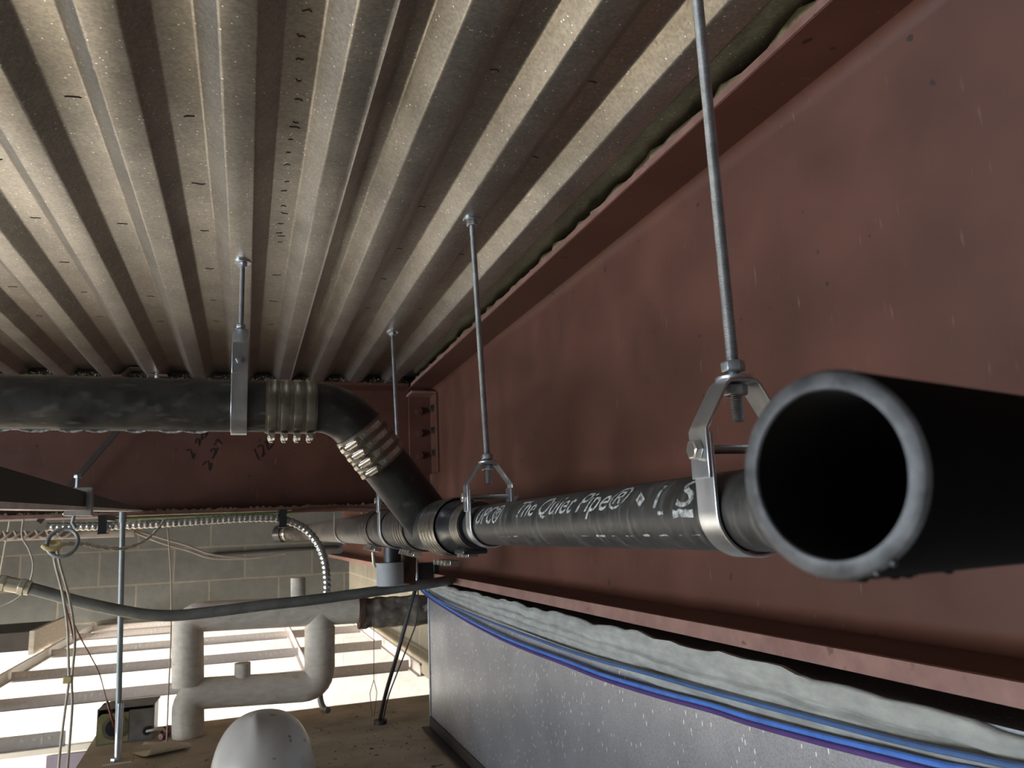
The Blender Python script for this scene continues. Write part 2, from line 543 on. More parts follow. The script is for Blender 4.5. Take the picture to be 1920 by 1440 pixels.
ups = [a_ + LOWW + RUN for a_ in edges[28:]]
for xi, xl in enumerate(ups[:-1]):
    for kk in range(7):
        yy = .78 + .205 * kk + rnd.uniform(-.012, .012)
        if rnd.random() < .72:
            if xl > .2:
                mark(xl + .006, yy, .012)
            else:
                mark(xl + LOWW * .62, yy, rnd.uniform(.012, .020), rnd.uniform(-.003, .003))
for kk in range(17):          # column of spots beside the side lap
    mark(0.052 + rnd.uniform(-.006, .004), .70 + kk * .045 + rnd.uniform(-.01, .01), rnd.uniform(.005, .011), rnd.uniform(-.005, .005))
for a_, b_ in zip(edges[24:], edges[25:] + [edges[-1] + 0.30]):      # added dark fillers standing for shade in the open flutes over the cross-beam
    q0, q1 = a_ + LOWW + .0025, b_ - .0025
    MB().prism([(q0, Z_DECK + .0003), (q1, Z_DECK + .0003), (q1 - RUN, ZU - .0004), (q0 + RUN, ZU - .0004)], 'y', 2.632, 2.70).build('flute_shade_fill', 'rubber', ceiling, smooth=0)
slab = MB().box((-4.6, Y0, Z_DECK + .040), (0.95, 5.5, Z_DECK + .14))
struct(slab.build('slab', 'plaster'))

ZF = -2.6
struct(MB().box((-4.6, -2.7, ZF - .1), (3.0, 5.8, ZF)).build('floor', 'floor'))
# far wall: grey block above, white paint below the ceiling line
struct(MB().box((-4.6, 5.5, -0.52), (0.95, 5.7, 0.51)).build('wall_far', 'cmu_grey'))
struct(MB().box((-4.6, 5.5, ZF), (3.0, 5.7, -0.52)).build('wall_far_lower', 'white_block'))
# side wall below the girder, beyond the duct
w = MB().box((0.68, 2.95, -0.56), (0.86, 5.5, -0.155))
struct(w.build('wall_side', 'cmu_side'))
struct(MB().box((2.8, -2.7, ZF), (3.0, 5.5, -0.56)).build('wall_right_lower', 'plaster'))
struct(MB().box((0.80, -2.7, -0.56), (0.95, 2.95, Z_DECK + .03)).build('wall_right', 'plaster'))
struct(MB().box((0.80, -2.7, -0.66), (3.0, 5.5, -0.56)).build('slab_right', 'plaster'))


def wall_with_holes(name, mat, x0, x1, y0, y1, z0, z1, holes, along):
    """wall slab with rectangular openings; along: 'y' (faces x) or 'x' (faces y)"""
    mb = MB()
    cur = y0
    for a, c, lo, hi in sorted(holes):
        def bx(p, q, r, s):
            if along == 'y':
                mb.box((x0, p, r), (x1, q, s))
            else:
                mb.box((p, x0, r), (q, x1, s))
        bx(cur, a, z0, z1)
        bx(a, c, z0, lo)
        bx(a, c, hi, z1)
        cur = c
    if along == 'y':
        mb.box((x0, cur, z0), (x1, y1, z1))
    else:
        mb.box((cur, x0, z0), (y1, x1, z1))
    return struct(mb.build(name, mat))


wall_with_holes('wall_left', 'plaster', -4.6, -4.4, -2.7, 5.5, ZF, 0.62, [(-1.30, 2.30, -1.35, 0.05), (3.2, 5.2, -1.95, -0.55)], 'y')
struct(MB().box((-4.4, -2.7, ZF), (2.8, -2.5, 0.62)).build('wall_back', 'plaster'))


def window_frame(n, along, a, c, lo, hi, p0, p1):
    mb = MB()
    t = 0.05
    for (u0, u1, v0, v1) in ((a, a + t, lo, hi), (c - t, c, lo, hi), (a + t, c - t, lo, lo + t), (a + t, c - t, hi - t, hi), ((a + c) / 2 - .02, (a + c) / 2 + .02, lo + t, hi - t)):
        if along == 'y':
            mb.box((p0, u0, v0), (p1, u1, v1))
        else:
            mb.box((u0, p0, v0), (u1, p1, v1))
    return struct(mb.build('window_%d' % n, 'zinc_dull'))


window_frame(1, 'y', -1.30, 2.30, -1.35, 0.05, -4.54, -4.48)
window_frame(2, 'y', 3.2, 5.2, -1.95, -0.55, -4.54, -4.48)  # unseen opening, added to go with the far wall lamp

# ---------------------------------------------------------------- steel
g = thing('steel_girder', 'deep red-brown primed steel girder running along the right side under the deck', 'beam', (0.635, 2.0, -0.147))
xw, xe = 0.635, 0.540
web = [(xw, -0.1265), (xw - .014, -0.1265), (xw - .011, -0.1245), (xw - .004, -0.1175), (xw, -0.108), (xw, 0.482), (xw - .004, 0.492), (xw - .011, 0.499), (xw - .014, 0.5005), (xw + .03, 0.5005), (xw + .012, 0.482), (xw + .012, -0.108), (xw + .03, -0.1265)]
MB().prism(web, 'y', -1.6, 5.48).build('web', 'primer', g, smooth=50)
tf = MB().box((xe, -1.6, 0.5005), (0.742, 5.48, 0.5125)).build('top_flange', 'primer', g, bevel=.0015)
bf = MB().box((xe, -1.6, -0.1465), (0.742, 5.48, -0.1265)).build('bottom_flange', 'primer', g, bevel=.002)
for o_, z0, z1 in ((tf, 0.5012, 0.5118), (bf, -0.1458, -0.1272)):
    MB().box((xe - .0012, -1.6, z0), (xe + .0005, 5.48, z1)).build('faded_edge', 'primer_edge', o_)

c = thing('cross_beam', 'dark red-brown steel beam spanning across the back behind the branch pipe', 'beam', (-1.0, 2.72, 0.084))
MB().box((-4.35, 2.715, 0.0955), (0.622, 2.725, 0.5005)).build('web', 'primer', c)
fl = MB().box((-4.35, 2.62, 0.084), (0.533, 2.82, 0.0955)).build('bottom_flange', 'primer', c, bevel=.001)
MB().box((-4.35, 2.6188, 0.0846), (0.533, 2.6205, 0.0949)).build('faded_edge', 'primer_edge', fl)
MB().box((-4.35, 2.62, 0.5005), (0.533, 2.82, 0.5125)).build('top_flange', 'primer', c, bevel=.001)
ang = MB().box((0.548, 2.706, 0.20), (0.634, 2.7148, 0.478)).box((0.6262, 2.615, 0.20), (0.6348, 2.7062, 0.478)).build('connection_angle', 'primer', c, bevel=.001)
for k, zz in enumerate((0.425, 0.345, 0.265)):
    MB().tube([(0.585, 2.7055, zz), (0.585, 2.699, zz)], .014, 20).tube([(0.585, 2.699, zz), (0.585, 2.688, zz)], .010, 6).build('bolt', 'primer', ang)
    MB().tube([(0.6258, 2.655, zz + .006), (0.622, 2.655, zz + .006)], .013, 20).tube([(0.622, 2.655, zz + .006), (0.614, 2.655, zz + .006)], .010, 6).build('bolt', 'soffit', ang)
MB().box((0.541, 2.625, 0.478), (0.632, 2.7145, 0.487)).build('seat_plate', 'primer_edge', c, bevel=.001)

# handwritten marks on the cross-beam web (2-28, 2-27 and 122)
strokes = {
    'marker_writing_date': [
        [(-0.1881, 0.2884), (-0.1836, 0.2944), (-0.1772, 0.2933), (-0.1742, 0.2883), (-0.167, 0.2653), (-0.1629, 0.2822)],
        [(-0.1621, 0.3143), (-0.1588, 0.3284), (-0.1542, 0.3304), (-0.1504, 0.3253), (-0.1495, 0.3092), (-0.1466, 0.3253), (-0.1402, 0.3303)],
        [(-0.1431, 0.3314), (-0.1425, 0.3445), (-0.1304, 0.3445), (-0.1259, 0.3506)], [(-0.1421, 0.3314), (-0.1302, 0.3384), (-0.1259, 0.3506)],
        [(-0.1367, 0.243), (-0.1277, 0.2538), (-0.1212, 0.2548), (-0.1182, 0.2477), (-0.1148, 0.2257), (-0.1099, 0.2496)],
        [(-0.1137, 0.2858), (-0.1111, 0.2939), (-0.1037, 0.2968), (-0.1007, 0.2897), (-0.1013, 0.2777), (-0.0968, 0.2877), (-0.0915, 0.2998)],
        [(-0.1013, 0.2777), (-0.1093, 0.2637)], [(-0.103, 0.308), (-0.0951, 0.3272), (-0.0922, 0.3251), (-0.0814, 0.3119)]],
    'marker_writing_number': [
        [(0.0225, 0.2949), (0.0317, 0.2703), (0.0387, 0.2569)],
        [(0.0331, 0.301), (0.0398, 0.3072), (0.0467, 0.3051), (0.0508, 0.2927), (0.0483, 0.2681), (0.0568, 0.2823)],
        [(0.0544, 0.3133), (0.0601, 0.3215), (0.0632, 0.3153), (0.0655, 0.2926), (0.0762, 0.3028), (0.0839, 0.3131)]]}
for nm, ss in strokes.items():
    mb = MB()
    for s in ss:
        pts = smooth_path([(x, 0, z) for x, z in s], 4)
        mb.strip([(p.x, p.z) for p in pts], (0, 2.7142, 0), (1, 0, 0), (0, 0, 1), (0, 1, 0), .0010, .0036)
    o = mb.build(nm, 'marker', c)

# ledger angle at the left, tapering towards the cross-beam
a = thing('ledger_angle', 'dark steel angle with pale lower edge ending at cross-beam, far left', 'steel angle', (-0.30, 1.7, 0.05))
MB().prism([(0.85, 0.105), (2.619, 0.1035), (2.619, 0.0995), (0.85, 0.052)], 'x', -0.312, -0.300).build('web', 'soffit', a)
MB().prism([(0.85, 0.052), (2.619, 0.0995), (2.619, 0.0957), (0.85, 0.0415)], 'x', -0.345, -0.2975).build('lower_leg', 'pale_edge', a)
tag(MB().obox((-0.478, 2.66, 0.22), (0.58, 0, 0.81), (0, 1, 0), (-0.81, 0, 0.58), 0.36, 0.008, 0.016).build('flat_brace', 'soffit'),
    'thin olive-brown flat bar sloping across the cross-beam at left', 'brace')

# mineral wool between girder flange and deck, and tufts over the cross-beam
rnd = random.Random(4)
mb = MB()
pts, n = [], 140
for i in range(n):
    y = -1.5 + i * 4.1 / (n - 1)
    z0 = 0.5128
    x = 0.546 + rnd.uniform(0, .012)
    h = rnd.uniform(.012, .0245)
    pts += [(x, y, z0), (x + rnd.uniform(.0, .006), y, z0 + h), (0.73, y, z0 + .025), (0.73, y, z0)]
fs = []
for i in range(n - 1):
    for k in range(4):
        l = (k + 1) % 4
        fs.append((i * 4 + k, i * 4 + l, i * 4 + 4 + l, i * 4 + 4 + k))
mb.add(pts, fs)
tag(mb.build('mineral_wool', 'wool'), 'olive strip of mineral wool wedged between girder top flange and deck', 'insulation', kind='stuff')
mb = MB()
for i in range(1500):
    x = rnd.uniform(-1.0, 0.52)
    y = rnd.uniform(2.600, 2.635)
    z = 0.513 + rnd.uniform(-.002, .012)
    if rnd.random() < .2:
        z -= rnd.uniform(.0, .008)
    s = rnd.uniform(.002, .0055)
    d = Vector((rnd.uniform(-1, 1), rnd.uniform(-1, .2), rnd.uniform(-1, 1))).normalized()
    u = d.orthogonal().normalized()
    p = Vector((x, y, z))
    mb.add([p, p + d * s * 1.6, p + u * s * .35, p + d * s * .6 + u * s * .4 + d.cross(u) * s * .3], [(0, 1, 3), (0, 3, 2), (0, 2, 1), (1, 2, 3)])
tag(mb.build('insulation_fluff', 'wool'), 'pale insulation fluff sticking out under the deck above the cross-beam', 'insulation', kind='stuff')
mb = MB()
for i in range(260):
    x = rnd.uniform(-0.9, 0.5)
    s = rnd.uniform(.003, .008)
    p = Vector((x, 2.625 + rnd.uniform(0, .02), 0.0957))
    mb.add([p + Vector((-s, 0, 0)), p + Vector((s, 0, 0)), p + Vector((0, s, 0)), p + Vector((rnd.uniform(-.5, .5) * s, s * .3, s * rnd.uniform(.5, 1.1)))], [(0, 1, 2), (0, 3, 1), (1, 3, 2), (2, 3, 0)])
tag(mb.build('debris', 'wool'), 'crumbs of dust and fluff along the lower flange of the cross-beam', 'debris', kind='stuff')

# deck end closure and stud at the back left
cl = MB().strip([(-0.075, 0), (-0.05, 0.002), (-0.028, 0.026), (0.018, 0.026), (0.04, 0.004), (0.06, 0)], (-0.318, 2.585, 0.506), (1, 0, 0), (0, 0, 1), (0, 1, 0), .05, .0015)
tag(cl.build('deck_closure', 'deck'), 'small tan hat-shaped sheet closure in a deck flute above the branch pipe', 'sheet metal closure')
t = thing('stud_clip', 'small T-shaped steel stud clip under the deck just above the branch pipe', 'clip', (-0.265, 2.56, 0.513))
MB().box((-0.293, 2.545, 0.505), (-0.237, 2.575, 0.509)).build('plate', 'deck', t)
MB().tube([(-0.265, 2.56, 0.5125), (-0.265, 2.56, 0.482)], .011, 12).build('stud', 'deck', t)


# ---------------------------------------------------------------- drainage pipes
def ring_pipe(p0, p1, r_out, r_in, name, mat, parent=None, label=None, cat=None, seg=56, extra=None, origin=None):
    p0, p1 = Vector(p0), Vector(p1)
    L_ = (p1 - p0).length
    ch = min(.0015, (r_out - r_in) * .3)
    pr = [(0, r_in), (0, r_out - ch), (ch, r_out), (L_ - ch, r_out), (L_, r_out - ch), (L_, r_in)]
    o = MB().lathe(p0, p1 - p0, pr, seg).build(name, mat, parent, smooth=40, origin=None if parent else tuple(p0))
    if label:
        tag(o, label, cat)
    return o


PX, PZ, R4, R6 = 0.351, 0.0054, 0.0300, 0.0467
main = thing('drain_pipe', 'long black cast iron drain pipe with white lettering along the girder', 'pipe', (PX, 0.75, PZ))
ring_pipe((PX, 0.33, PZ), (PX, 1.262, PZ), R4, R4 - .005, 'pipe_body', 'iron_dusty', main)


def bend_text(txt, size, y_start, ang0, shear, width, name, parent):
    cu = bpy.data.curves.new(name, 'FONT')
    cu.body = txt
    cu.size = size
    cu.shear = shear
    cu.space_character = 1.0
    cu.resolution_u = 3
    cu.offset = 0.0002
    tmp = bpy.data.objects.new('lettering_source', cu)
    COL.objects.link(tmp)
    dg = bpy.context.evaluated_depsgraph_get()
    dg.update()
    me = bpy.data.meshes.new_from_object(tmp.evaluated_get(dg))
    bpy.data.objects.remove(tmp)
    import bmesh
    bm = bmesh.new()
    bm.from_mesh(me)
    xs = [v.co.x for v in bm.verts]
    sx = width / (max(xs) - min(xs))
    x0 = min(xs)
    lo, hi = min(v.co.y for v in bm.verts), max(v.co.y for v in bm.verts)
    k = lo
    while k < hi:
        bmesh.ops.bisect_plane(bm, geom=bm.verts[:] + bm.edges[:] + bm.faces[:], plane_co=(0, k, 0), plane_no=(0, 1, 0))
        k += .0016
    off = parent.location
    for v in bm.verts:
        x, y = (v.co.x - x0) * sx, v.co.y
        an = radians(ang0) + y / R4
        rr = R4 + .0004
        v.co = Vector((PX - cos(an) * rr, y_start - x, PZ + sin(an) * rr + ZC)) - off
    bmesh.ops.recalc_face_normals(bm, faces=bm.faces)
    bm.to_mesh(me)
    bm.free()
    me.materials.clear()
    me.materials.append(M['white_ink'])
    o = bpy.data.objects.new(name, me)
    COL.objects.link(o)
    o.parent = parent
    return o


bend_text('The Quiet Pipe\u00ae', 0.0325, 0.928, 14, 0.48, 0.300, 'printed_lettering', main)
bend_text('UPC\u00ae', 0.0375, 1.108, 3, 0.45, 0.112, 'printed_lettering', main)
bend_text('I', 0.030, 0.577, 11, 0.15, 0.009, 'printed_lettering', main)
bend_text('S', 0.034, 0.541, 10, 0.15, 0.028, 'printed_lettering', main)


def cyl_patch(mb, y0, y1, a0, a1, r=R4 + .0004, jag=0.0, rng=None, steps=6):
    """patch of paint following the pipe's curve"""
    pts = []
    for i in range(steps + 1):
        y = y0 + (y1 - y0) * i / steps
        j0 = rng.uniform(-jag, jag) if rng else 0
        j1 = rng.uniform(-jag, jag) if rng else 0
        for k in range(4):
            an = radians(a0 + j0 + (a1 + j1 - a0 - j0) * k / 3)
            pts.append((PX - cos(an) * r, y, PZ + sin(an) * r))
    fs = [(i * 4 + k, i * 4 + k + 1, i * 4 + 5 + k, i * 4 + 4 + k) for i in range(steps) for k in range(3)]
    mb.add(pts, fs)


rnd = random.Random(11)


def scuff(*a, **k):
    m_ = MB()
    cyl_patch(m_, *a, rng=rnd, **k)
    m_.build('paint_scuff', 'white_ink', main, smooth=0)


y = 0.515
while y < 1.05:
    l = rnd.uniform(.004, .022)
    p = 1.0 if y < .66 else 0.35
    if rnd.random() < p:
        scuff(y, y + l, -37 + 3 * rnd.random(), -35 + 3 * rnd.random(), jag=.8, steps=4)
    y += l + rnd.uniform(.004, .02)
scuff(0.515, 0.545, -6, 5, jag=1.8)
scuff(0.560, 0.569, 0, 5, jag=1)
# the maker's diamond between the words
mb = MB()
D4 = [(0.608, 42), (0.5945, 27), (0.600, 12), (0.611, 27)]
pts = []
for yy, an in D4 + [(0.602, 27)]:
    pts.append((PX - cos(radians(an)) * (R4 + .0006), yy, PZ + sin(radians(an)) * (R4 + .0006)))
mb.add(pts, [(0, 1, 4), (1, 2, 4), (2, 3, 4), (3, 0, 4)])
mb.build('printed_diamond', 'white_ink', main, smooth=0)

# open cut pipe close to the eye, pointing left
ax = Vector((0.925, 0.232, -0.012)).normalized()
zc_ = 0.222
p0 = Vector((0.587 / 1.442 * 0.9459 + 0.168 / 1.442 * 0.0202 + 0.3239, -0.587 / 1.442 * 0.3220 + 0.168 / 1.442 * 0.1867 + 0.9281, -0.587 / 1.442 * 0.0420 - 0.168 / 1.442 * 0.9820 + 0.1832)) * zc_
near = thing('cut_pipe', 'black cut cast iron pipe with open end facing left, close up at right', 'pipe', tuple(p0))
RN, TN = 0.0304, 0.0060
L_ = 0.22
MB().lathe(p0, ax, [(0.0018, RN - .0004), (0.003, RN), (L_, RN), (L_, RN - TN)], 72, closed=False).build('outer_barrel', 'iron_shaded', near, smooth=60)
MB().lathe(p0, ax, [(0.0018, RN - .0004), (0.0005, RN - .0010), (0, RN - .0014), (0, RN - TN + .0004), (0.0008, RN - TN)], 72, closed=False).build('sawn_rim', 'iron_cut', near, smooth=60)
MB().lathe(p0, ax, [(0.0008, RN - TN), (L_, RN - TN), (L_, 0.0005)], 72, closed=False).build('bore', 'iron_inside', near, smooth=60)
rnd = random.Random(5)
u_ = ax.cross(Vector((0, 0, 1))).normalized()
w_ = Vector((0, 0, 1)) - ax * ax.z
w_.normalize()
for i in range(12):
    t_ = rnd.uniform(.012, .16) if i > 5 else rnd.uniform(.012, .034)
    an = radians(rnd.uniform(-97, -83))
    c0 = p0 + ax * t_ + (u_ * cos(an) + w_ * sin(an)) * (RN - .0003)
    s = rnd.uniform(.0006, .0013)
    MB().tube([c0 - ax * s * 2.4, c0 - ax * s, c0 + ax * s, c0 + ax * s * 2.4], s, 6, radii=[s * .3, s, s, s * .3]).build('casting_burr', 'iron_shaded', near)
for an, s in ((-124, .0010), (-113, .0008)):
    c0 = p0 + ax * .001 + (u_ * cos(radians(an)) * -1 + w_ * sin(radians(an))) * (RN - .0002)
    MB().tube([c0 - w_ * s, c0 - w_ * s * .4, c0 + w_ * s * .4, c0 + w_ * s], s, 8, radii=[s * .2, s, s, s * .2]).build('sawn_burr', 'iron_cut', near)


def corrugated_profile(t0, t1, r, amp, nrib, rin):
    pr = [(t0, rin), (t0, r)]
    k = nrib * 8
    for i in range(k + 1):
        t = t0 + (t1 - t0) * i / k
        pr.append((t, r + amp * (0.5 - 0.5 * cos(2 * pi * nrib * i / k))))
    pr += [(t1, r), (t1, rin)]
    return pr


def coupling(label, p0, p1, r, n_band, screw_dir, band_w, mat='shield', slots=False, group=None, scr=1.0, name='pipe_coupling'):
    """no-hub coupling: corrugated shield, clamp bands and their worm screws"""
    p0, p1 = Vector(p0), Vector(p1)
    d = (p1 - p0).normalized()
    L_ = (p1 - p0).length
    th = thing(name, label, 'pipe coupling', tuple((p0 + p1) / 2), group)
    MB().lathe(p0, d, corrugated_profile(0, L_, r + .0026, .0005, n_band * 2 + 1, r + .0012), 64).build('shield', mat, th, smooth=50)
    sd = Vector(screw_dir)
    sd = (sd - d * sd.dot(d)).normalized()
    tn = d.cross(sd).normalized()
    for i in range(n_band):
        t = L_ * (i + .5) / n_band
        c0 = p0 + d * (t - band_w / 2)
        bd = MB().lathe(c0, d, [(0, r + .0026), (0, r + .0037), (band_w * .06, r + .0040), (band_w * .94, r + .0040), (band_w, r + .0037), (band_w, r + .0026)], 64).build('clamp_band', 'band', th, smooth=40)
        if slots:
            mb = MB()
            for k in range(16):
                an = radians(20 + k * 3.6)
                for sgn in (-1,):
                    q = sd * cos(an) + tn * sin(an) * sgn
                    e = d.cross(q)
                    mb.obox(p0 + d * t + q * (r + .0042), d, e, q, band_w * .62, .0016, .0008)
            mb.build('band_slots', 'screw', bd, smooth=0)
        sc_ = MB()
        cc = p0 + d * t + sd * (r + .0085 * scr)
        sc_.obox(cc - tn * .001 - sd * .001, tn, d, sd, .013 * scr, band_w * .92, .0075 * scr)
        sc_.tube([cc - tn * .0085 * scr, cc + tn * .009 * scr], .0036 * scr, 12)
        sc_.build('screw_housing', 'screw', bd, bevel=.0008)
        hx = MB().hexnut(cc + tn * .0125 * scr, tn, .0046 * scr, .0065 * scr)
        hx.build('screw_head', 'screw', bd)
    return th


# reducing coupling beside the wye: stainless shield, rubber step, second shield
rc = thing('reducing_coupling', 'stepped black and steel reducing coupling between lettered pipe and wye', 'pipe coupling', (PX, 1.31, PZ))
MB().lathe((PX, 1.185, PZ), (0, 1, 0), [(0, R4 + .0005), (0, R4 + .006), (.060, R4 + .0068), (.085, R4 + .011), (.118, R6 - .001), (.122, R6 + .002), (.245, R6 + .002), (.245, R6 + .0003), (.125, R6 + .0003), (.10, R4 + .0005)], 64).build('rubber_sleeve', 'rubber', rc)
MB().lathe((PX, 1.190, PZ), (0, 1, 0), corrugated_profile(0, .052, R4 + .0072, .0013, 4, R4 + .0068), 64).build('small_shield', 'shield', rc)
MB().lathe((PX, 1.302, PZ), (0, 1, 0), corrugated_profile(0, .128, R6 + .0028, .0015, 5, R6 + .0022), 64).build('large_shield', 'band', rc)
for yy, rr in ((1.203, R4), (1.228, R4), (1.320, R6), (1.345, R6), (1.372, R6), (1.40, R6)):
    cc = Vector((PX - .010, yy, PZ - rr - .0145))
    hs = MB().obox(cc, (1, 0, 0), (0, 1, 0), (0, 0, 1), .016, .012, .009).build('screw_housing', 'band', rc, bevel=.001)
    MB().hexnut(cc + Vector((-.013, 0, 0)), (1, 0, 0), .0052, .008).build('screw_head', 'screw', hs)
MB().box((PX - .028, 1.19, PZ - R4 - .0145), (PX + .012, 1.245, PZ - R4 - .0068)).build('clamp_bridge', 'rubber', rc, bevel=.002)

# wye fitting with its slanting arm
wy = thing('wye_fitting', 'black wye fitting whose slanting arm drops from the bend into the main line', 'pipe fitting', (PX, 1.55, 0.008))
ZW = 0.008
ring_pipe((PX, 1.432, ZW), (PX, 1.640, ZW), R6, R6 - .006, 'barrel', 'iron', wy)
E = Vector((PX, 1.515, 0.010))
Cn = Vector((0.167, 1.464, 0.2365))
da = (E - Cn).normalized()
ring_pipe(Cn + da * .125, E - da * .004, R6, R6 - .006, 'slanting_arm', 'iron', wy)

# bend and branch
bend = MB()
XA = 0.1225
tl = .048
P1 = Vector((Cn.x - tl, Cn.y, Cn.z))
P2 = Cn + da * tl
v1 = Vector((1, 0, 0))
ang_ = math.acos(v1.dot(da))
rad = tl / math.tan(ang_ / 2)
nrm = (da - v1 * da.dot(v1)).normalized()
cen = P1 + nrm * rad
arc = [Vector((XA - .02, Cn.y, Cn.z))]
for i in range(17):
    t = ang_ * i / 16
    arc.append(cen - nrm * rad * cos(t) + v1 * rad * sin(t))
arc.append(P2 + da * .022)
bend.tube(arc, R6, 48)
el = thing('pipe_bend', 'smooth black cast iron bend turning the branch pipe downward', 'pipe fitting', tuple(Cn))
bend.build('bend_body', 'iron', el, smooth=50)
mb = MB()
for i in range(7):       # raised casting letters, worn to ticks
    t = ang_ * (0.30 + i * 0.11)
    p = cen - nrm * rad * cos(t) + v1 * rad * sin(t)
    tg = v1 * cos(t) + nrm * sin(t)
    out = (Vector((0, -1, 0)) * .93 - nrm * .37).normalized()
    q = p + out * (R6 + .0002)
    sd_ = out.cross(tg).normalized()
    hh = .0042
    mb.tube(smooth_path([q - sd_ * hh - tg * .001, q + sd_ * hh * .2 - tg * .0025, q + sd_ * hh, q + sd_ * hh * .3 + tg * .0025], 3), .0007, 5)
mb.build('casting_mark', 'iron', el)

br = thing('branch_pipe', 'horizontal black cast iron branch pipe crossing the left under the deck', 'pipe', (-0.5, 1.464, 0.244))
ring_pipe((-1.7, 1.464, 0.2505), (0.078, 1.464, 0.2365), R6, R6 - .006, 'pipe_body', 'iron_dusty', br)
rnd = random.Random(3)
x = -0.6
while x < 0.03:   # drips and pale beads painting the bright underlit rim along the underside
    l = rnd.uniform(.01, .05)
    if -0.085 < x < 0.02:
        x += .02
        continue
    zc = 0.2365 + (0.078 - x) * (0.014 / 1.778)
    MB().tube([(x, 1.460, zc - R6 + .001), (x + l * .3, 1.464, zc - R6 - .0014), (x + l * .7, 1.464, zc - R6 - .0016), (x + l, 1.460, zc - R6 + .001)], .0026, 8).build('underlit_rim', 'white_ink', br)
    x += l + rnd.uniform(.0, .03)

coupling('stainless four-band coupling on the horizontal branch pipe, screws underneath', (0.030, 1.464, 0.2369), (0.120, 1.464, 0.2365), R6, 4, (0, -0.15, -1), .0140, scr=1.35)
coupling('stainless four-band coupling on the slanting arm with slotted bands', Cn + da * .050, Cn + da * .133, R6, 4, (-0.62, -1.0, -0.36), .0140, slots=True, scr=1.55)

# downstream line
ds = thing('downstream_pipe', 'brownish worn iron pipe continuing past the wye to the far wall', 'pipe', (PX, 3.4, 0.012))
ring_pipe((PX, 1.645, 0.0085), (PX, 2.15, 0.013), R6, R6 - .006, 'pipe_length', 'iron_worn', ds)
ring_pipe((PX, 2.16, 0.013), (PX, 4.69, 0.022), R6 - .001, R6 - .006, 'pipe_length', 'iron_worn', ds)
coupling('dull coupling on the worn line just behind the wye arm', (PX, 1.585, 0.008), (PX, 1.700, 0.009), R6, 4, (-.3, 0, -1), .014, mat='iron_worn', scr=1.3)
coupling('farther coupling on the worn line between its two hangers', (PX, 2.09, 0.0127), (PX, 2.225, 0.0135), R6, 4, (-.3, 0, -1), .014, mat='iron_worn', scr=1.4)
fe = MB()
fe.tube(smooth_path([(PX, 4.70, 0.022), (PX, 4.80, 0.022), (PX - .03, 4.92, 0.022), (PX - .085, 5.0, 0.022), (PX - .13, 5.045, 0.022)], 5), R6 - .0005, 32)
f_ = thing('far_pipe_end', 'short bend with black rubber end closing the worn pipe near the block wall', 'pipe fitting', (PX, 4.9, 0.022))
fe.build('bend_body', 'iron_worn', f_)
dd = Vector((-.045, .045, 0)).normalized()
MB().lathe(Vector((PX - .13, 5.045, 0.022)) - dd * .01, dd, [(0, R6 - .001), (0, R6 + .006), (.05, R6 + .006), (.05, .001)], 40, closed=False).build('rubber_end', 'rubber', f_)
MB().lathe(Vector((PX - .105, 5.02, 0.022)) - dd * .012, dd, [(0, R6 - .001), (0, R6 + .003), (.014, R6 + .003), (.014, R6 - .001)], 40).build('hanger_band', 'band', f_)


# ---------------------------------------------------------------- hangers
def rod_mesh(p0, p1, r, thread=0.0):
    p0, p1 = Vector(p0), Vector(p1)
    if not thread:
        return MB().tube([p0, p1], r, 16)
    n_ = int((p1 - p0).length / (thread * .5))
    pts = [p0.lerp(p1, i / n_) for i in range(n_ + 1)]
    return MB().tube(pts, r, 16, radii=[r if i % 2 else r * .86 for i in range(n_ + 1)])


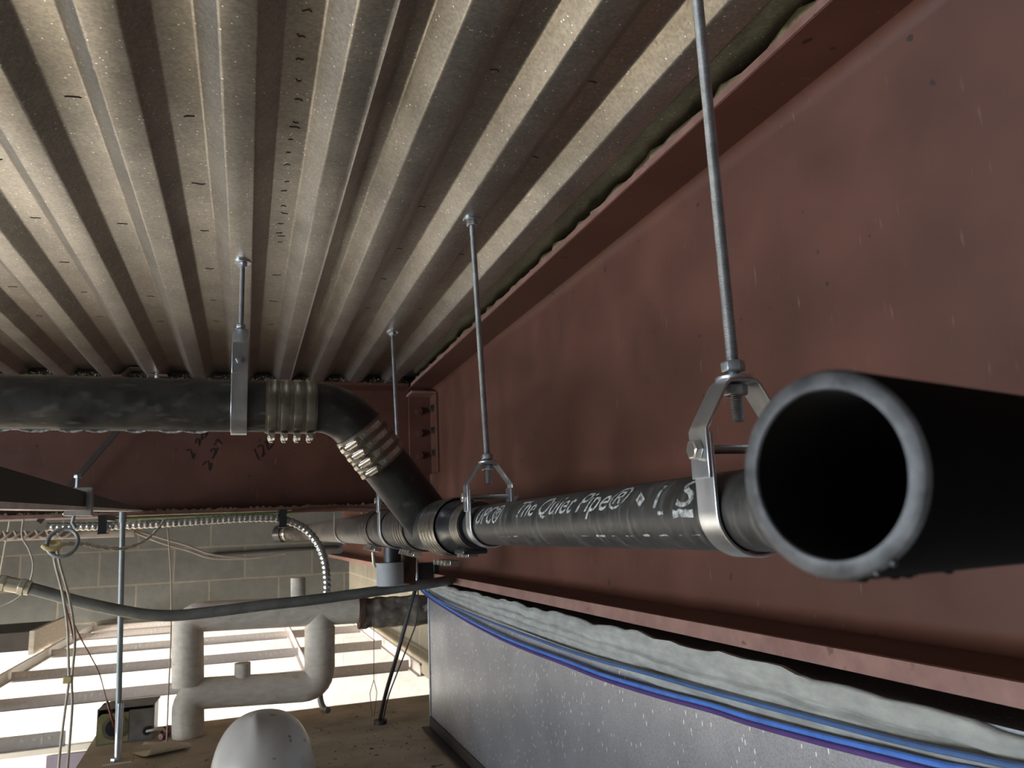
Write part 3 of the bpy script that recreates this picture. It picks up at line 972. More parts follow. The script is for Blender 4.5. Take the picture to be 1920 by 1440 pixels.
def clevis(label, c, axis, r, z_bolt, z_bend, z_top, bw, yw, rod_top, rod_r, z_end, z_nut, group, t=.0026, thread=.0016, washer=True, stamp=False, liner=True):
    c = Vector(c)
    ay = Vector(axis).normalized()
    az = Vector((0, 0, 1))
    ax_ = ay.cross(az).normalized()
    th = thing('clevis_hanger', label, 'pipe hanger', tuple(c), group)
    # lower U strap
    ro = r + .0016 + t / 2
    path = [(-ro, z_bolt + bw * .5)]
    for i in range(25):
        an = pi + pi * i / 24
        path.append((ro * cos(an), ro * sin(an)))
    path.append((ro, z_bolt + bw * .5))
    st = MB().strip(path, c, ax_, az, ay, bw, t).build('lower_strap', 'zinc', th, smooth=30, bevel=.0006)
    if liner:
        path2 = [(-ro + t * .75, 0.004)]
        for i in range(25):
            an = pi + pi * i / 24
            path2.append(((ro - t * .75) * cos(an), (ro - t * .75) * sin(an)))
        path2.append((ro - t * .75, 0.004))
    # yoke
    yo = ro + t * 1.08
    tx = r * .36
    yp = [(-yo, z_bolt - yw * .9), (-yo, z_bend - .003), (-yo + .0015, z_bend), (-tx - .004, z_top - .0035), (-tx, z_top), (tx, z_top), (tx + .004, z_top - .0035), (yo - .0015, z_bend), (yo, z_bend - .003), (yo, z_bolt - yw * .9)]
    MB().strip(yp, c, ax_, az, ay, yw, t).build('yoke', 'zinc', th, smooth=30, bevel=.0006)
    # cross bolt
    bp = c + az * z_bolt
    bo = MB().tube([bp - ax_ * (yo + .003), bp + ax_ * (yo + .012)], .0034 if r < .04 else .0044, 16).build('cross_bolt', 'zinc_dull', th)
    MB().hexnut(bp - ax_ * (yo + t / 2 + .0032), ax_, .0078, .0062).tube([bp - ax_ * (yo + .0078), bp - ax_ * (yo + .0072)], .0058, 16).build('bolt_head', 'screw', bo, bevel=.0004)
    MB().hexnut(bp + ax_ * (yo + t / 2 + .0035), ax_, .0078, .0060).build('bolt_nut', 'zinc_dull', bo)
    # threaded rod, nuts and washers
    rt = Vector(rod_top)
    d = (rt - (c + az * z_top)).normalized()
    rb = c + az * z_top + d * (z_end - z_top)
    ro_ = rod_mesh(rb, rt, rod_r, thread).build('threaded_rod', 'zinc_dull', th, smooth=60)
    MB().hexnut(c + az * z_nut, d, rod_r * 1.95, rod_r * 1.75).build('upper_nut', 'zinc_dull', th, bevel=.0003)
    MB().tube([c + az * (z_top + t / 2), c + az * (z_top + t / 2 + .0026)], rod_r * 3.05, 28).build('washer', 'zinc', th, bevel=.0004)
    MB().hexnut(c + az * (z_top - t / 2 - rod_r * .9 - .001), d, rod_r * 1.95, rod_r * 1.75).build('lower_nut', 'zinc_dull', th, bevel=.0003)
    if washer:
        MB().tube([rt - d * .0035, rt], rod_r * 3.2, 24).build('deck_washer', 'zinc', th)
        MB().hexnut(rt - d * .008, d, rod_r * 2.0, .008).build('deck_nut', 'zinc', th)
    return th


G = 'clevis hangers on the drain lines'
clevis('large zinc clevis hanger on long rod, nearest the open cut pipe', (PX, 0.490, PZ), (0, 1, 0), R4, 0.045, 0.062, 0.0965, .0245, .0235, (PX, 0.490, Z_DECK), .0047, 0.066, 0.1085, G)
clevis('clevis hanger beside the reducing coupling holding the lettered pipe', (PX, 1.135, PZ), (0, 1, 0), R4, 0.042, 0.062, 0.0925, .0245, .0235, (PX, 1.175, Z_DECK), .0047, 0.062, 0.103, G)
clevis('clevis hanger with slim rod partly hidden behind the slanting arm', (PX, 1.868, 0.0105), (0, 1, 0), R6, 0.066, 0.092, 0.135, .030, .030, (PX, 1.930, Z_DECK), .0047, 0.115, 0.147, G, thread=0)
clevis('clevis hanger with short rod on the horizontal branch pipe at left', (-0.015, 1.464, 0.23725), (1, 0, 0), R6 + .0012, 0.0745, 0.108, 0.1385, .0275, .0270, (-0.015, 1.464, Z_DECK), .0047, 0.118, 0.149, G, t=.0030)
hb = thing('band_hanger', 'slim strap hanger on the worn line, just beyond the cross-beam', 'pipe hanger', (PX, 2.86, 0.016))
path = [(-.049, .062)] + [(.049 * cos(pi + pi * i / 24), .049 * sin(pi + pi * i / 24)) for i in range(25)] + [(.049, .062), (.016, .10), (-.016, .10), (-.049, .062)]
MB().strip(path, (PX, 2.86, 0.016), (1, 0, 0), (0, 0, 1), (0, 1, 0), .026, .0025).build('strap', 'zinc', hb, smooth=30)
MB().tube([(PX, 2.86, 0.116), (PX, 2.86, Z_DECK)], .0047, 12).build('threaded_rod', 'zinc_dull', hb)

# ---------------------------------------------------------------- duct, blanket and cables
du = thing('sheet_metal_duct', 'large galvanised sheet metal duct below the girder at lower right', 'duct', (0.63, 0.9, -0.57))
MB().box((0.533, -1.2, -0.571), (0.70, 2.375, -0.160)).build('casing', 'duct', du)
MB().prism([(0.5325, -0.571), (0.505, -0.571), (0.505, -0.5675), (0.529, -0.5675), (0.529, -0.540), (0.5325, -0.540)], 'y', -1.2, 2.385).build('corner_angle', 'soffit', du)
MB().box((0.5295, 2.376, -0.571), (0.706, 2.386, -0.152)).build('end_flange', 'duct', du, bevel=.001)

mb = MB()
rnd = random.Random(9)
ny, nz_ = 150, 26
top = [(2.375, -0.153), (1.80, -0.153), (1.45, -0.153), (1.2, -0.154), (0.83, -0.155), (0.67, -0.155), (0.57, -0.158), (0.49, -0.162), (0.40, -0.163), (-1.2, -0.165)]
low = [(2.375, -0.176), (1.82, -0.197), (1.45, -0.207), (0.84, -0.221), (0.6, -0.214), (-1.2, -0.214)]


def interp(tab, y):
    for (y0, z0), (y1, z1) in zip(tab, tab[1:]):
        if y1 <= y <= y0:
            return z0 + (z1 - z0) * (y0 - y) / (y0 - y1)
    return tab[-1][1]


pts = []
ph = [rnd.uniform(0, 6) for _ in range(6)]
for i in range(ny + 1):
    y = 2.362 - (2.362 + 1.0) * (i / ny) ** 1.0
    zt = interp(top, y) + .0022 * sin(y * 23 + ph[0]) + .0016 * sin(y * 61 + ph[1]) + rnd.uniform(-.0012, .0012)
    zl = interp(low, y)
    for k in range(nz_ + 1):
        s = k / nz_
        z = zt + (zl - zt) * s
        sag = .0062 * sin(pi * min(1, s * 1.02)) + .0022 * sin(s * 13 + .6 * sin(y * 2.3)) * (1 - s) + .0007 * sin(s * 24 + y * 3) - .0045 * math.exp(-((s - .36 - .05 * sin(y * 1.7)) / .035) ** 2) - .004 * math.exp(-((s - .68 - .04 * sin(y * 2.1 + 1)) / .03) ** 2)
        x = 0.5312 - max(0, sag) - .003 * (1 - s)
        pts.append((x, y, z))
    pts.append((0.5322, y, zl - .0005))
    pts.append((0.5322, y, zt))
w_n = nz_ + 3
fs = []
for i in range(ny):
    for k in range(w_n):
        l = (k + 1) % w_n
        fs.append((i * w_n + k, i * w_n + l, (i + 1) * w_n + l, (i + 1) * w_n + k))
mb.add(pts, fs)
tag(mb.build('insulation_blanket', 'blanket', smooth=70), 'whitish fibre blanket with ragged top edge lying along the duct below the girder flange', 'insulation')

blue = [(0.524, 2.673, -0.148), (0.524, 2.42, -0.178), (0.522, 2.319, -0.190), (0.522, 1.995, -0.212), (0.521, 1.746, -0.223), (0.521, 1.546, -0.228), (0.521, 1.268, -0.227), (0.521, 1.131, -0.227), (0.520, 0.965, -0.221), (0.520, 0.83, -0.214), (0.519, 0.755, -0.212), (0.519, 0.644, -0.206), (0.519, 0.557, -0.200), (0.518, 0.503, -0.196), (0.518, 0.448, -0.190), (0.518, 0.30, -0.18), (0.518, -0.5, -0.18)]
blue2 = [(0.520, 2.673, -0.1415), (0.518, 2.40, -0.170), (0.517, 2.185, -0.192), (0.516, 1.743, -0.202), (0.515, 1.44, -0.205), (0.515, 1.193, -0.206), (0.515, 0.962, -0.200), (0.515, 0.827, -0.197), (0.516, 0.753, -0.195), (0.516, 0.641, -0.191), (0.516, 0.536, -0.187), (0.516, 0.441, -0.180), (0.516, 0.30, -0.17), (0.516, -0.5, -0.17)]


def shift(pts, dx, dz, y_fade=2.6):
    return [(p[0] + dx, p[1], p[2] + dz) for p in pts]


tag(MB().tube(smooth_path(blue, 6), .0029, 10).build('blue_cable', 'bluewire'), 'bright blue cable, lowest of the blue ones sagging along the duct', 'cable')
tag(MB().tube(smooth_path(shift(blue, -.0005, -.0062), 6), .0029, 10).build('purple_cable', 'purple'), 'purple cable just under the bright blue cable along the duct', 'cable')
tag(MB().tube(smooth_path(blue2, 6), .0028, 10).build('blue_cable', 'bluedark'), 'slate blue cable running highest along the duct blanket', 'cable')

# ---------------------------------------------------------------- soffit board and what stands on it
ZS = -0.575
tag(MB().prism([(-0.375, 1.0), (-0.412, 2.50), (-0.423, 2.83), (0.66, 2.86), (0.66, 1.0)], 'z', ZS - .05, ZS).build('soffit_board', 'shelf'),
    'dust-covered brown board surface at the bottom, beside the duct', 'board')

# debris on the board
mb = MB()
rnd = random.Random(8)
for i in range(150):
    x, y = rnd.uniform(-.36, .50), rnd.uniform(1.9, 2.59)
    if rnd.random() < .5:
        x = rnd.uniform(.15, .48)
    s = rnd.uniform(.0015, .0055)
    an = rnd.uniform(0, pi)
    d1, d2 = Vector((cos(an), sin(an), 0)), Vector((-sin(an), cos(an), 0))
    p = Vector((x, y, ZS + .0003))
    mb.add([p + d1 * s, p - d1 * s * .8, p + d2 * s * .5, p + Vector((0, 0, s * .5))], [(0, 2, 1), (0, 3, 2), (2, 3, 1), (1, 3, 0)])
tag(mb.build('grit', 'soffit'), 'dark crumbs of grit scattered over the dusty board', 'debris', kind='stuff')

# hard hat
hh = thing('hard_hat', 'scuffed white hard hat at the bottom edge of the picture', 'hard hat', (0.042, 2.0, ZS))
mb = MB()
cx, cy, zb = 0.050, 2.02, -0.572
nu, nv = 72, 28
pts = []
for j in range(nv + 1):
    t = j / nv
    ph_ = t * pi / 2
    for i in range(nu):
        an = 2 * pi * i / nu
        ex = abs(cos(ph_)) ** 0.78
        rx, ry = .118 * ex, .145 * ex
        z = zb + .012 + .158 * sin(ph_) ** 0.95
        x, y = cx + rx * cos(an), cy + ry * sin(an)
        # crown ridges front to back
        k = math.exp(-((x - cx + .020) / .015) ** 2) + math.exp(-((x - cx - .050) / .013) ** 2) * .6
        z += .0075 * k * max(0, sin(ph_)) ** 0.8 * max(0, 1 - ((y - (cy - .080)) / .078) ** 2)
        pts.append((x, y, z))
fs = [(j * nu + i, j * nu + (i + 1) % nu, (j + 1) * nu + (i + 1) % nu, (j + 1) * nu + i) for j in range(nv) for i in range(nu)]
mb.add(pts, fs)
mb.build('shell', 'hat', hh, smooth=70)
mb = MB()
pts = []
for i in range(nu):
    an = 2 * pi * i / nu
    f = max(0, -sin(an)) ** 2
    for rr, z in ((0.96, .016), (1.07 + .22 * f, .004 - .010 * f), (1.075 + .22 * f, .001 - .010 * f), (0.95, .008)):
        pts.append((cx + .118 * rr * cos(an), cy + .145 * rr * sin(an), zb + z + .006))
fs = [(i * 4 + k, i * 4 + (k + 1) % 4, ((i + 1) % nu) * 4 + (k + 1) % 4, ((i + 1) % nu) * 4 + k) for i in range(nu) for k in range(4)]
mb.add(pts, fs)
mb.build('brim', 'hat', hh, smooth=60)

# curled paper
mb = MB()
pts = []
sec = [(0.085, 0.001), (0.060, 0.0015), (0.030, 0.0025), (0.008, 0.008), (-0.004, 0.018), (-0.002, 0.030), (0.012, 0.036), (0.028, 0.034), (0.040, 0.027)]
ea = Vector((.098, .060, 0))
eb = Vector((.50, -.86, 0)).normalized() * -1
o0 = Vector((-0.232, 2.425, ZS + .0006))
for i in range(11):
    t = i / 10
    for q in smooth_path([(a_, 0, b_) for a_, b_ in sec], 4):
        pts.append(o0 + ea * t + eb * q.x * 1.25 * (1 - .25 * t) + Vector((0, 0, q.z * 1.15 * (1 - .62 * t) + .0002)))
W_ = len(pts) // 11
a_ = len(pts)
pts += [p + Vector((0, 0, .0009)) for p in pts]
fs = []
for i in range(10):
    for j in range(W_ - 1):
        q = (i * W_ + j, i * W_ + j + 1, (i + 1) * W_ + j + 1, (i + 1) * W_ + j)
        fs += [q, tuple(a_ + t for t in reversed(q))]
mb.add(pts, fs)
tag(mb.build('paper_scrap', 'paper', smooth=60), 'curled cream paper scrap on the dusty board beside the hard hat', 'paper')

# junction box with wires
jb = thing('junction_box', 'open metal junction box with yellowish face at the corner of dusty board', 'junction box', (-0.32, 2.72, ZS))
mb = MB()
x0, x1, y0, y1, z0, z1 = -0.400, -0.246, 2.665, 2.78, ZS, ZS + .098
mb.box((x0, y1 - .003, z0), (x1, y1, z1)).box((x0, y0, z0), (x0 + .003, y1 - .003, z1)).box((x1 - .003, y0, z0), (x1, y1 - .003, z1)).box((x0 + .003, y0, z0), (x1 - .003, y1 - .003, z0 + .003))
mb.prism([(x0, y0), (x1, y0), (x1 + .005, y1), (x0 + .018, y1)], 'z', z1, z1 + .003)
mb.build('housing', 'boxmetal', jb)
MB().prism([(x0 + .003, z0 + .004), (x0 + .085, z0 + .004), (x0 + .085, z1 - .012), (x0 + .012, z1 - .012), (x0 + .003, z1 - .022)], 'y', y0 - .002, y0).build('face_plate', 'boxinside', jb)
MB().lathe((x0 + .048, y0 - .006, z0 + .046), (0, 1, 0), [(0, .024), (0, .034), (.004, .034), (.004, .024)], 28).build('knockout_ring', 'band', jb)
MB().tube([(x0 + .048, y0 - .0062, z0 + .046), (x0 + .048, y0 - .003, z0 + .046)], .024, 24).build('knockout_hole', 'black', jb)
MB().box((x0 + .086, y0 - .001, z0 + .002), (x1 - .002, y0 + .001, z1 - .008)).build('cover', 'boxmetal', jb)
MB().tube([(x1 - .018, y0 - .012, z0 + .028), (x1 - .018, y0 + .001, z0 + .028)], .012, 18).build('bushing', 'black', jb)
tag(MB().tube(smooth_path([(x1 - .018, y0 - .014, z0 + .028), (x1 + .0, y0 - .03, z0 + .033), (x1 + .025, y0 - .02, z0 + .03), (x1 + .035, y0 + .0, ZS + .014)], 5), .0035, 8).build('white_lead', 'cream'),
    'short white lead poking from the side hole of junction box', 'wire')
tag(MB().tube(smooth_path([(-0.418, 2.3, -0.176), (-0.394, 2.32, -0.237), (-0.366, 2.42, -0.333), (-0.362, 2.54, -0.420), (-0.348, 2.655, -0.535)], 5), .0016, 8).tube([(-0.360, 2.56, -0.437), (-0.350, 2.645, -0.523)], .0034, 8).build('red_wire', 'redwire'),
    'thin dark red wire slanting down into the junction box', 'wire')
tag(MB().tube(smooth_path([(-0.222, 2.70, ZS + .010), (-0.215, 2.68, ZS + .022), (-0.205, 2.70, ZS + .018), (-0.212, 2.66, ZS + .010), (-0.225, 2.64, ZS + .010)], 5), .009, 8).build('red_wire_bundle', 'redwire'),
    'dark red bundle of wire at foot of the white lagged pipe', 'wire')

# hanger rod through the board
hr = thing('hanger_rod', 'grey threaded rod hanging from ledger angle down to the dusty board', 'rod', (-0.312, 2.45, ZS))
MB().tube([(-0.330, 2.45, 0.0895), (-0.312, 2.45, ZS - .02)], .0075, 14).build('rod', 'rod_grey', hr)
MB().tube([(-0.330, 2.45, 0.0892), (-0.3294, 2.45, 0.060)], .0098, 14).build('coupling_nut', 'rod_grey', hr)
MB().tube([(-0.3128, 2.45, ZS + .15), (-0.312, 2.45, ZS + .002)], .0088, 14).build('lower_sleeve', 'zinc', hr)
MB().box((-0.345, 2.425, ZS), (-0.275, 2.475, ZS + .004)).build('plate', 'shelf', hr)
MB().hexnut((-0.318, 2.44, ZS + .009), (0, 0, 1), .011, .010).build('nut', 'zinc', hr)

# lagged pipe loop
YL, RL = 2.655, 0.0458
lp = thing('lagged_pipe', 'white canvas-lagged pipe loop standing on the dusty board', 'pipe', (-0.14, YL, ZS))


def elbow_path(pts, r, k=7):
    P = [Vector(p) for p in pts]
    out = [P[0]]
    for a_, b_, c_ in zip(P, P[1:], P[2:]):
        p1 = b_ + (a_ - b_).normalized() * r
        p2 = b_ + (c_ - b_).normalized() * r
        for i in range(k + 1):
            t = i / k
            out.append(p1 * (1 - t) ** 2 + b_ * 2 * t * (1 - t) + p2 * t * t)
    out.append(P[-1])
    return out


MB().tube(elbow_path([(-0.150, YL, ZS + .0005), (-0.155, YL, -0.455), (0.234, YL, -0.470), (0.233, YL, -0.235)], .052), RL, 32).build('lower_run', 'lagging', lp, smooth=60)
MB().tube(elbow_path([(-0.155, YL, -0.43), (-0.163, YL, -0.230), (0.356, YL, -0.243)], .049), RL, 32).build('upper_run', 'lagging', lp, smooth=60)
MB().tube([(0.001, YL, -0.44), (0.0, YL, -0.379)], .0240, 20).build('stub', 'lagging', lp)
MB().tube([(0.166, YL, -0.215), (0.165, YL, -0.131)], .0235, 20).build('stub', 'lagging', lp)
MB().tube([(0.234, YL, -0.415), (0.234, YL, -0.29)], .0478, 32).build('lagging_wrap', 'lagging', lp)

rl = thing('rusty_lagged_pipe', 'mottled brown rusty lagged pipe behind the grey conduit, left of duct', 'pipe', (0.44, YL, -0.23))
MB().tube([(0.358, YL, -0.2545), (0.375, YL, -0.255)], .053, 32).build('flange', 'rust', rl)
mb = MB()
rnd = random.Random(2)
pts = [(0.370 + i * (0.665 - 0.370) / 26, YL, -0.257 - .006 * i / 26) for i in range(27)]
mb.tube(pts, .049, 28, radii=[.049 + rnd.uniform(-.003, .003) for _ in pts])
mb.build('lagging', 'rusty', rl)

# vertical drop with grey sleeve below the worn line
vd = thing('drop_pipe', 'short black vertical drop under the worn line with grey sleeve', 'pipe', (0.338, 1.90, -0.12))
MB().tube([(0.338, 1.90, -0.035), (0.338, 1.90, -0.075)], .021, 24).build('pipe_body', 'black', vd)
MB().lathe((0.332, 1.90, -0.071), (0, 0, -1), [(0, .020), (0, .0315), (.003, .0325), (.052, .0325), (.054, .031), (.054, .002)], 32, closed=False).build('grey_sleeve', 'grey_sleeve', vd)
MB().tube([(0.385, 1.94, -0.035), (0.383, 1.94, -0.128)], .020, 20).build('rusty_branch', 'rust', vd)
tag(MB().tube([(0.296, 1.93, -0.045), (0.298, 1.93, -0.074), (0.302, 1.93, -0.082)], .004, 10).build('brass_pin', 'brass'),
    'small yellowish brass pin beside the black vertical drop', 'pin')

# conduits
ec = thing('steel_conduit', 'grey steel conduit sagging across in front of the white lagged pipe', 'conduit', (-0.1, 2.0, -0.16))
emt = [(-1.5, 2.0, 0.10), (-0.62, 2.0, -0.052), (-0.505, 2.0, -0.0715), (-0.443, 2.0, -0.0885), (-0.347, 2.0, -0.123), (-0.26, 2.0, -0.149), (-0.204, 2.0, -0.162), (-0.148, 2.0, -0.1675), (-0.068, 2.0, -0.165), (0.05, 2.0, -0.158), (0.176, 2.0, -0.1525), (0.443, 2.03, -0.136), (0.53, 2.08, -0.131)]
MB().tube(smooth_path(emt, 5), .0128, 18).build('tube', 'emt', ec)
dd = Vector((0.062, 0, -0.017)).normalized()
pc = Vector((-0.478, 2.0, -0.0787))
cb = MB()
cb.hexnut(pc - dd * .020, dd, .0185, .012)
cb.tube([pc - dd * .032, pc + dd * .034], .0158, 18)
cb.hexnut(pc + dd * .018, dd, .0190, .014)
cb.build('connector', 'brass', ec, bevel=.0006)

fx = thing('flexible_conduit', 'ribbed steel flexible conduit curving down from the cross-beam to the grey conduit', 'conduit', (0.0, 2.45, 0.05))
fp = smooth_path([(x * 1.02, y * 1.02, z * 1.02) for x, y, z in [(-0.52, 2.47, 0.055), (-0.37, 2.46, 0.052), (-0.232, 2.45, 0.053), (-0.09, 2.45, 0.058), (0.029, 2.45, 0.060), (0.105, 2.45, 0.053), (0.168, 2.45, 0.024), (0.207, 2.44, -0.022), (0.228, 2.42, -0.081), (0.232, 2.40, -0.153), (0.226, 2.40, -0.185)]], 30)
tot, samp, acc = 0, [fp[0]], 0
stepl = .0038
for p, q in zip(fp, fp[1:]):
    l = (q - p).length
    while acc + l >= stepl:
        f = (stepl - acc) / l
        p = p + (q - p) * f
        samp.append(p)
        l = (q - p).length
        acc = 0
    acc += l
MB().tube(samp, .011, 14, radii=[(.0125, .0118, .0096, .0112)[i % 4] for i in range(len(samp))]).build('ribbed_jacket', 'flex', fx, smooth=80)
for xx, zz in ((-0.385, 0.053), (0.108, 0.052)):
    mb = MB()
    mb.box((xx - .012, 2.478, zz + .016), (xx + .012, 2.64, 0.0838)).box((xx - .011, 2.480, zz - .020), (xx + .011, 2.4825, zz + .018)).box((xx - .012, 2.480, zz - .023), (xx + .012, 2.525, zz - .0195))
    mb.build('clip', 'black', fx)
bc = thing('beige_conduit', 'beige conduit under the cross-beam flange at far left', 'conduit', (-0.6, 2.52, 0.03))
MB().tube([(-1.6, 2.56, 0.038), (-0.60, 2.56, 0.034), (-0.31, 2.56, 0.032)], .0125, 16).build('tube', 'beige', bc)
rnd = random.Random(6)
mb = MB()
for i in range(9):
    xx = -0.72 + i * .026
    mb.tube(smooth_path([(xx, 2.54, 0.05), (xx + .012, 2.543, 0.03 + rnd.uniform(-.006, .004)), (xx + .03, 2.54, 0.026 + rnd.uniform(-.004, .008)), (xx + .045, 2.545, 0.045)], 4), .0035, 7)
mb.build('wrapping', 'beige', bc)
tag(MB().tube(smooth_path([(-0.37, 2.60, 0.0765), (-0.3, 2.60, 0.0765), (-0.1, 2.60, 0.077), (0.09, 2.60, 0.0775), (0.30, 2.60, 0.0775)], 5), .0045, 8).build('green_wire', 'greenwire'),
    'green ground wire along the underside of the cross-beam flange', 'wire')
tag(MB().tube([(-0.22, 5.489, -0.095), (0.14, 5.489, -0.086), (0.60, 5.489, -0.082)], .0115, 10).build('thin_bar', 'soffit'),
    'thin dark horizontal conduit fixed across the grey block wall', 'bar')
tag(MB().tube([(0.14, 2.60, 0.081), (0.30, 2.60, 0.0815), (0.46, 2.60, 0.0735)], .008, 10).build('copper_tube', 'primer_edge'),
    'reddish tube under the cross-beam flange beside the worn line', 'tube')

# beam clamp with ring and the cream cables
bcl = thing('beam_clamp', 'zinc C-shaped clamp with ring gripping the ledger angle at left', 'clamp', (-0.315, 1.74, 0.06))
cy0 = 1.735
mb = MB()
mb.prism([(-0.365, 0.0585), (-0.318, 0.0575), (-0.318, 0.113), (-0.352, 0.113), (-0.356, 0.1085), (-0.335, 0.1065), (-0.329, 0.100), (-0.329, 0.079), (-0.335, 0.0715), (-0.362, 0.0685), (-0.368, 0.063)], 'y', cy0 - .012, cy0 + .012)
for i, v in enumerate(mb.v):
    v.x += 0.029
mb.build('body', 'zinc', bcl, bevel=.001)
MB().tube([(-0.3175, cy0, 0.098), (-0.3175, cy0, 0.135)], .0042, 10).hexnut((-0.3175, cy0, 0.136), (0, 0, 1), .0075, .007).build('set_screw', 'zinc_dull', bcl)
MB().tube([(-0.320, cy0, 0.059), (-0.3225, cy0, 0.045), (-0.316, cy0, 0.034)], .0036, 10).build('eye_shank', 'rod_grey', bcl)
rc0 = Vector((-0.3370, cy0, 0.0075))
MB().tube([rc0 + Vector((.0265 * cos(2 * pi * i / 40), .010 * sin(2 * pi * i / 40), .0265 * sin(2 * pi * i / 40))) for i in range(40)], .0037, 12, closed=True).build('ring', 'rod_grey', bcl)
k19 = 1.735 / 1.9


def sc19(pts, dy=0):
    return [(p[0] * k19, p[1] * k19 + dy, p[2] * k19) for p in pts]


GC = 'cream cables hanging from the ring'
tag(MB().tube(smooth_path(sc19([(-0.385, 1.9, -0.005), (-0.379, 1.9, -0.039), (-0.363, 1.9, -0.095), (-0.351, 1.9, -0.156), (-0.346, 1.9, -0.205), (-0.341, 1.9, -0.274), (-0.343, 1.9, -0.311), (-0.3485, 1.9, -0.40), (-0.350, 1.9, -0.50), (-0.352, 1.9, -0.9)], -.004), 5), .0024, 8).build('cream_cable', 'cream'),
    'cream cable hanging from the ring, left strand of the tied pair', 'cable', GC)
tag(MB().tube(smooth_path(sc19([(-0.380, 1.9, -0.005), (-0.372, 1.9, -0.039), (-0.353, 1.9, -0.101), (-0.341, 1.9, -0.156), (-0.335, 1.9, -0.205), (-0.337, 1.9, -0.274), (-0.333, 1.9, -0.332), (-0.335, 1.9, -0.446), (-0.336, 1.9, -0.52), (-0.338, 1.9, -0.9)], .004), 5), .0024, 8).build('cream_cable', 'cream'),
    'cream cable hanging from the ring, right strand of the tied pair', 'cable', GC)
tag(MB().tube(smooth_path(sc19([(-0.392, 1.9, -0.002), (-0.386, 1.9, -0.03), (-0.374, 1.9, -0.06), (-0.362, 1.9, -0.11), (-0.346, 1.9, -0.165), (-0.338, 1.9, -0.20)], .008), 5), .0018, 8).build('red_wire', 'redwire'),
    'dark red wire beside the cream cables just below the ring', 'wire')
tp = Vector((-0.341, 1.9, -0.272)) * k19
tag(MB().box((tp.x - .010, tp.y - .008, tp.z - .007), (tp.x + .006, tp.y + .008, tp.z + .006)).build('cable_tie', 'tie', bevel=.002), 'yellowed tie cinching the two cream cables halfway down', 'cable tie')
kp = Vector((-0.387, 1.9, 0.006)) * k19
tag(MB().tube(smooth_path([(kp.x - .016, kp.y - .006, kp.z - .002), (kp.x - .008, kp.y - .010, kp.z - .008), (kp.x + .006, kp.y - .008, kp.z - .009), (kp.x + .014, kp.y, kp.z - .002), (kp.x + .004, kp.y + .008, kp.z + .003), (kp.x - .012, kp.y + .004, kp.z + .002)], 5), .0046, 10).build('cable_knot', 'tie'),
    'yellowish knot binding the cables at the bottom of the ring', 'cable tie')


def twisted(name, mat, label, pts, amp, turns, r):
    base = smooth_path(pts, 12)
    mb = MB()
    for phs in (0, pi):
        q = []
        for i, p in enumerate(base):
            t = i / (len(base) - 1)
            an = phs + turns * 2 * pi * t
            q.append(p + Vector((0, cos(an) * amp, sin(an) * amp)))
        mb.tube(q, r, 7)
    return tag(mb.build(name, mat), label, 'cable')


twisted('twisted_cable', 'cream', 'twisted cream cable draped from the ring across to the flexible conduit', [(-0.350, 1.74, 0.000), (-0.34, 1.76, 0.004), (-0.315, 1.83, 0.003), (-0.300, 1.90, -0.004), (-0.262, 1.98, -0.010), (-0.223, 2.02, 0.006), (-0.195, 2.05, 0.036), (-0.19, 2.10, 0.055)], .0026, 9, .0022)
tag(MB().tube(smooth_path([(-0.229, 2.6, 0.078), (-0.217, 2.59, -0.022), (-0.207, 2.585, -0.133), (-0.202, 2.58, -0.288), (-0.203, 2.58, -0.409), (-0.203, 2.58, -0.575)], 5), .0020, 8).build('string', 'string'),
    'thin tan string hanging in front of the white lagged pipe', 'string')
tag(MB().tube(smooth_path([(-0.516, 2.2, 0.070), (-0.516, 2.2, 0.029), (-0.499, 2.2, -0.004), (-0.488, 2.2, -0.042), (-0.494, 2.2, -0.086), (-0.514, 2.2, -0.116), (-0.552, 2.2, -0.135), (-0.62, 2.2, -0.15)], 6), .0022, 8).build('loop_wire', 'cream'),
    'thin grey-white wire loop bowing out behind the conduit connector', 'wire')
for dz, lab in ((0, 'upper of two pale cables drooping across the block wall'), (-.014, 'lower of two pale cables drooping across the block wall')):
    tag(MB().tube(smooth_path([(-0.33, 2.6, 0.045 + dz * .3), (-0.245, 2.6, 0.014 + dz), (-0.17, 2.6, -0.012 + dz), (-0.092, 2.6, -0.044 + dz * .8), (0.02, 2.6, -0.060), (0.12, 2.6, -0.052)], 5), .0032, 8).build('wall_cable', 'beige'), lab, 'cable')

# cable clamp and black drop cable at the girder flange end
bk = thing('flange_clamp', 'black clamp on the lower girder flange above the black drop cable', 'clamp', (0.50, 2.36, -0.11))
MB().box((0.476, 2.33, -0.150), (0.5385, 2.365, -0.094)).box((0.5385, 2.33, -0.126), (0.556, 2.365, -0.094)).build('body', 'black', bk, bevel=.002)
MB().tube([(0.486, 2.325, -0.150), (0.486, 2.325, -0.085)], .0045, 10).build('set_screw', 'zinc', bk)
tag(MB().tube(smooth_path([(0.493, 2.345, -0.149), (0.482, 2.34, -0.175), (0.462, 2.34, -0.238), (0.430, 2.36, -0.355), (0.414, 2.43, -0.450), (0.405, 2.48, -0.520), (0.402, 2.52, ZS + .002)], 6), .0062, 10).build('black_cable', 'black'),
    'thick black cable dropping from the flange clamp to the dusty board', 'cable')
tag(MB().tube(smooth_path([(0.489, 2.335, -0.149), (0.490, 2.33, -0.20), (0.484, 2.33, -0.26), (0.462, 2.34, -0.32), (0.437, 2.38, -0.40), (0.412, 2.43, -0.49), (0.406, 2.49, ZS + .002)], 6), .0022, 8).build('thin_black_wire', 'black'),
    'thin black wire bowing out beside the thick black cable', 'wire')
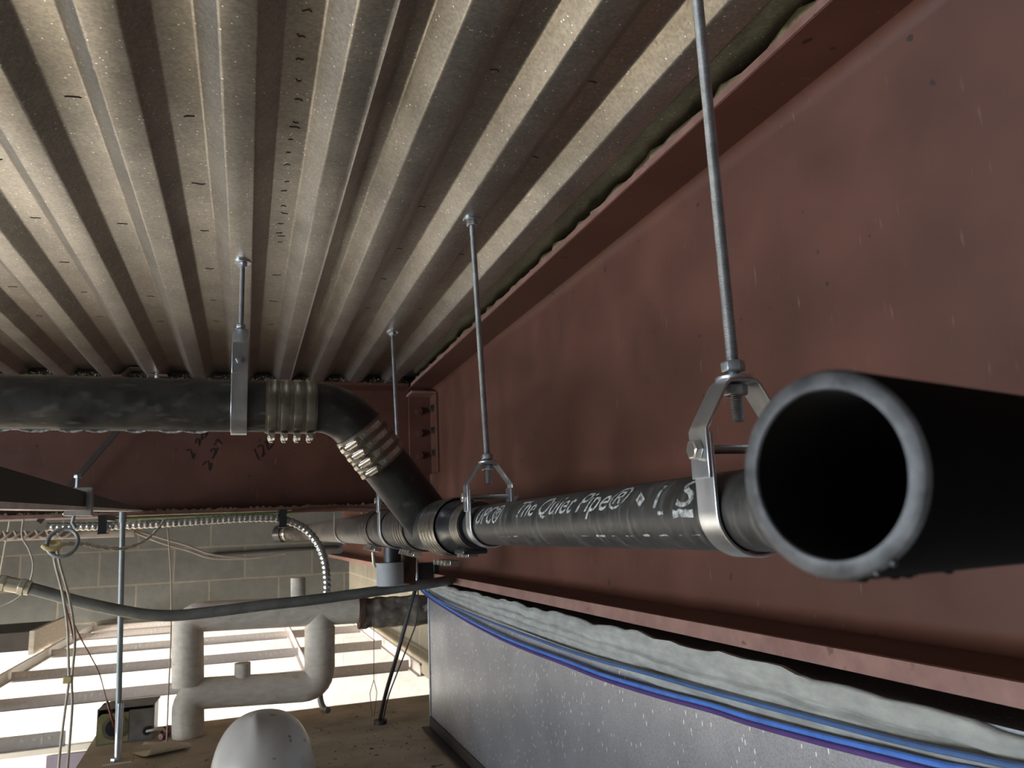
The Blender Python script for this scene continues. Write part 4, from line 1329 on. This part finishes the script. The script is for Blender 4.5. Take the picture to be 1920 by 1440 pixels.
tag(MB().tube([(0.404, 2.515, ZS), (0.404, 2.515, ZS + .012)], .020, 16).build('cable_grommet', 'soffit'), 'dark grommet where the black cable meets the board', 'grommet')
tag(MB().tube([(0.40, 2.60, -0.245), (0.398, 2.60, -0.46)], .0012, 6).tube([(0.398, 2.60, -0.46), (0.385, 2.60, -0.50), (0.392, 2.60, -0.568)], .0012, 6).tube([(0.398, 2.60, -0.46), (0.408, 2.60, -0.50), (0.398, 2.60, -0.568)], .0012, 6).build('hanger_wire', 'soffit'),
    'thin dark hanger wire ending in a V left of the black cable', 'wire')
tag(MB().tube(smooth_path([(0.247, 2.79, ZS + .050), (0.250, 2.785, ZS + .030), (0.258, 2.77, ZS + .012), (0.270, 2.745, ZS + .009)], 16), .010, 10, radii=None).build('conduit_stub', 'emt'),
    'short ribbed conduit stub below the corner of white lagged pipe', 'conduit')

# ---------------------------------------------------------------- suspended ceiling grid beyond the board
ZG = -0.48
GT = 'cross tees of the open ceiling grid'
tee_y = [5.40, 5.00, 4.34, 3.67, 3.05, 2.45, 1.85]
order = ['farthest cross tee of the open ceiling grid, tight to the far wall', 'second cross tee from the far wall in the open grid', 'third cross tee from the far wall in the open grid', 'fourth cross tee from the far wall in the open grid',
         'fifth cross tee from the far wall, above the back edge of board', 'cross tee that meets the left corner of the dusty board', 'nearest cross tee of the open grid, left of the dusty board']
for y, lab in zip(tee_y, order):
    x1 = 0.60 if y > 2.9 else -0.44
    if y < 2.0:
        continue
    t = thing('cross_tee', lab, 'ceiling tee', (-0.3, y, ZG - .038), GT)
    MB().box((-0.862, y - .0012, ZG - .036), (x1, y + .0012, ZG)).build('web', 'grid', t)
    MB().box((-0.862, y - .012, ZG - .038), (x1, y + .012, ZG - .036)).build('flange', 'grid', t)
    x = -0.80
    while x < x1 - .05:          # punched holes in fours with a slot between, showing the bright wall behind
        mb = MB()
        for dx in (-.045, -.018, .018, .045):
            mb.tube([(x + dx, y - .0018, ZG - .014), (x + dx, y - .0013, ZG - .014)], .0048, 10)
        mb.box((x - .003, y - .0018, ZG - .028), (x + .003, y - .0013, ZG - .010))
        mb.build('punched_holes', 'white_block', t)
        x += .305
GM = 'long members of the open ceiling grid'
for nm, x, lab, y0, y1 in (('wall_angle', -0.872, 'bright wall angle along the left side of the open ceiling grid', 1.5, 5.49), ('main_tee', 0.232, 'long main tee running away between the two legs of lagged pipe', 2.87, 5.49), ('grid_edge_angle', 0.608, 'long grid angle along the cream side wall at right', 2.87, 5.49)):
    t = thing(nm, lab, 'ceiling tee', (x, 3.5, ZG - .03), GM)
    gm = 'grid_light' if nm == 'wall_angle' else 'grid'
    MB().box((x - .0015, y0, ZG - .030), (x + .0015, y1, ZG + .008)).build('web', gm, t)
    MB().box((x - (.0015 if nm == 'wall_angle' else .014), y0, ZG - .033), (x + .014, y1, ZG - .030)).build('flange', gm, t)
    MB().tube([(x, y0, ZG + .008), (x, y1, ZG + .008)], .005, 8).build('bulb', gm, t)

# dark bulkhead and pale panel left of the wall angle
tag(MB().box((-2.6, 4.45, -0.488), (-0.905, 5.0, -0.40)).build('bulkhead', 'soffit'), 'dark sheet bulkhead left of the bright wall angle', 'bulkhead')
tag(MB().box((-0.905, 4.10, -0.47), (-0.885, 4.95, -0.365)).build('panel', 'lagging'), 'small pale panel above the wall angle beside the dark bulkhead', 'panel')
tag(MB().tube(smooth_path([(-0.80, 3.4, 0.51), (-0.86, 3.4, -0.10), (-0.875, 3.42, -0.38), (-0.872, 3.45, -0.475)], 5), .0035, 8).build('tie_wire', 'cream'), 'pale tie wire dropping onto the bright wall angle', 'wire')
sg = thing('wall_sign', 'blue-grey sign on the white wall at the bottom left corner', 'sign', (-0.98, 5.47, -1.35))
MB().box((-1.08, 5.475, -1.50), (-0.62, 5.50, -1.205)).build('board', 'signblue', sg, bevel=.004)
tag(MB().box((-4.4, 5.455, -1.19), (0.66, 5.50, -1.155)).build('picture_rail', 'plaster'), 'thin beige rail along the white far wall above the sign', 'rail')
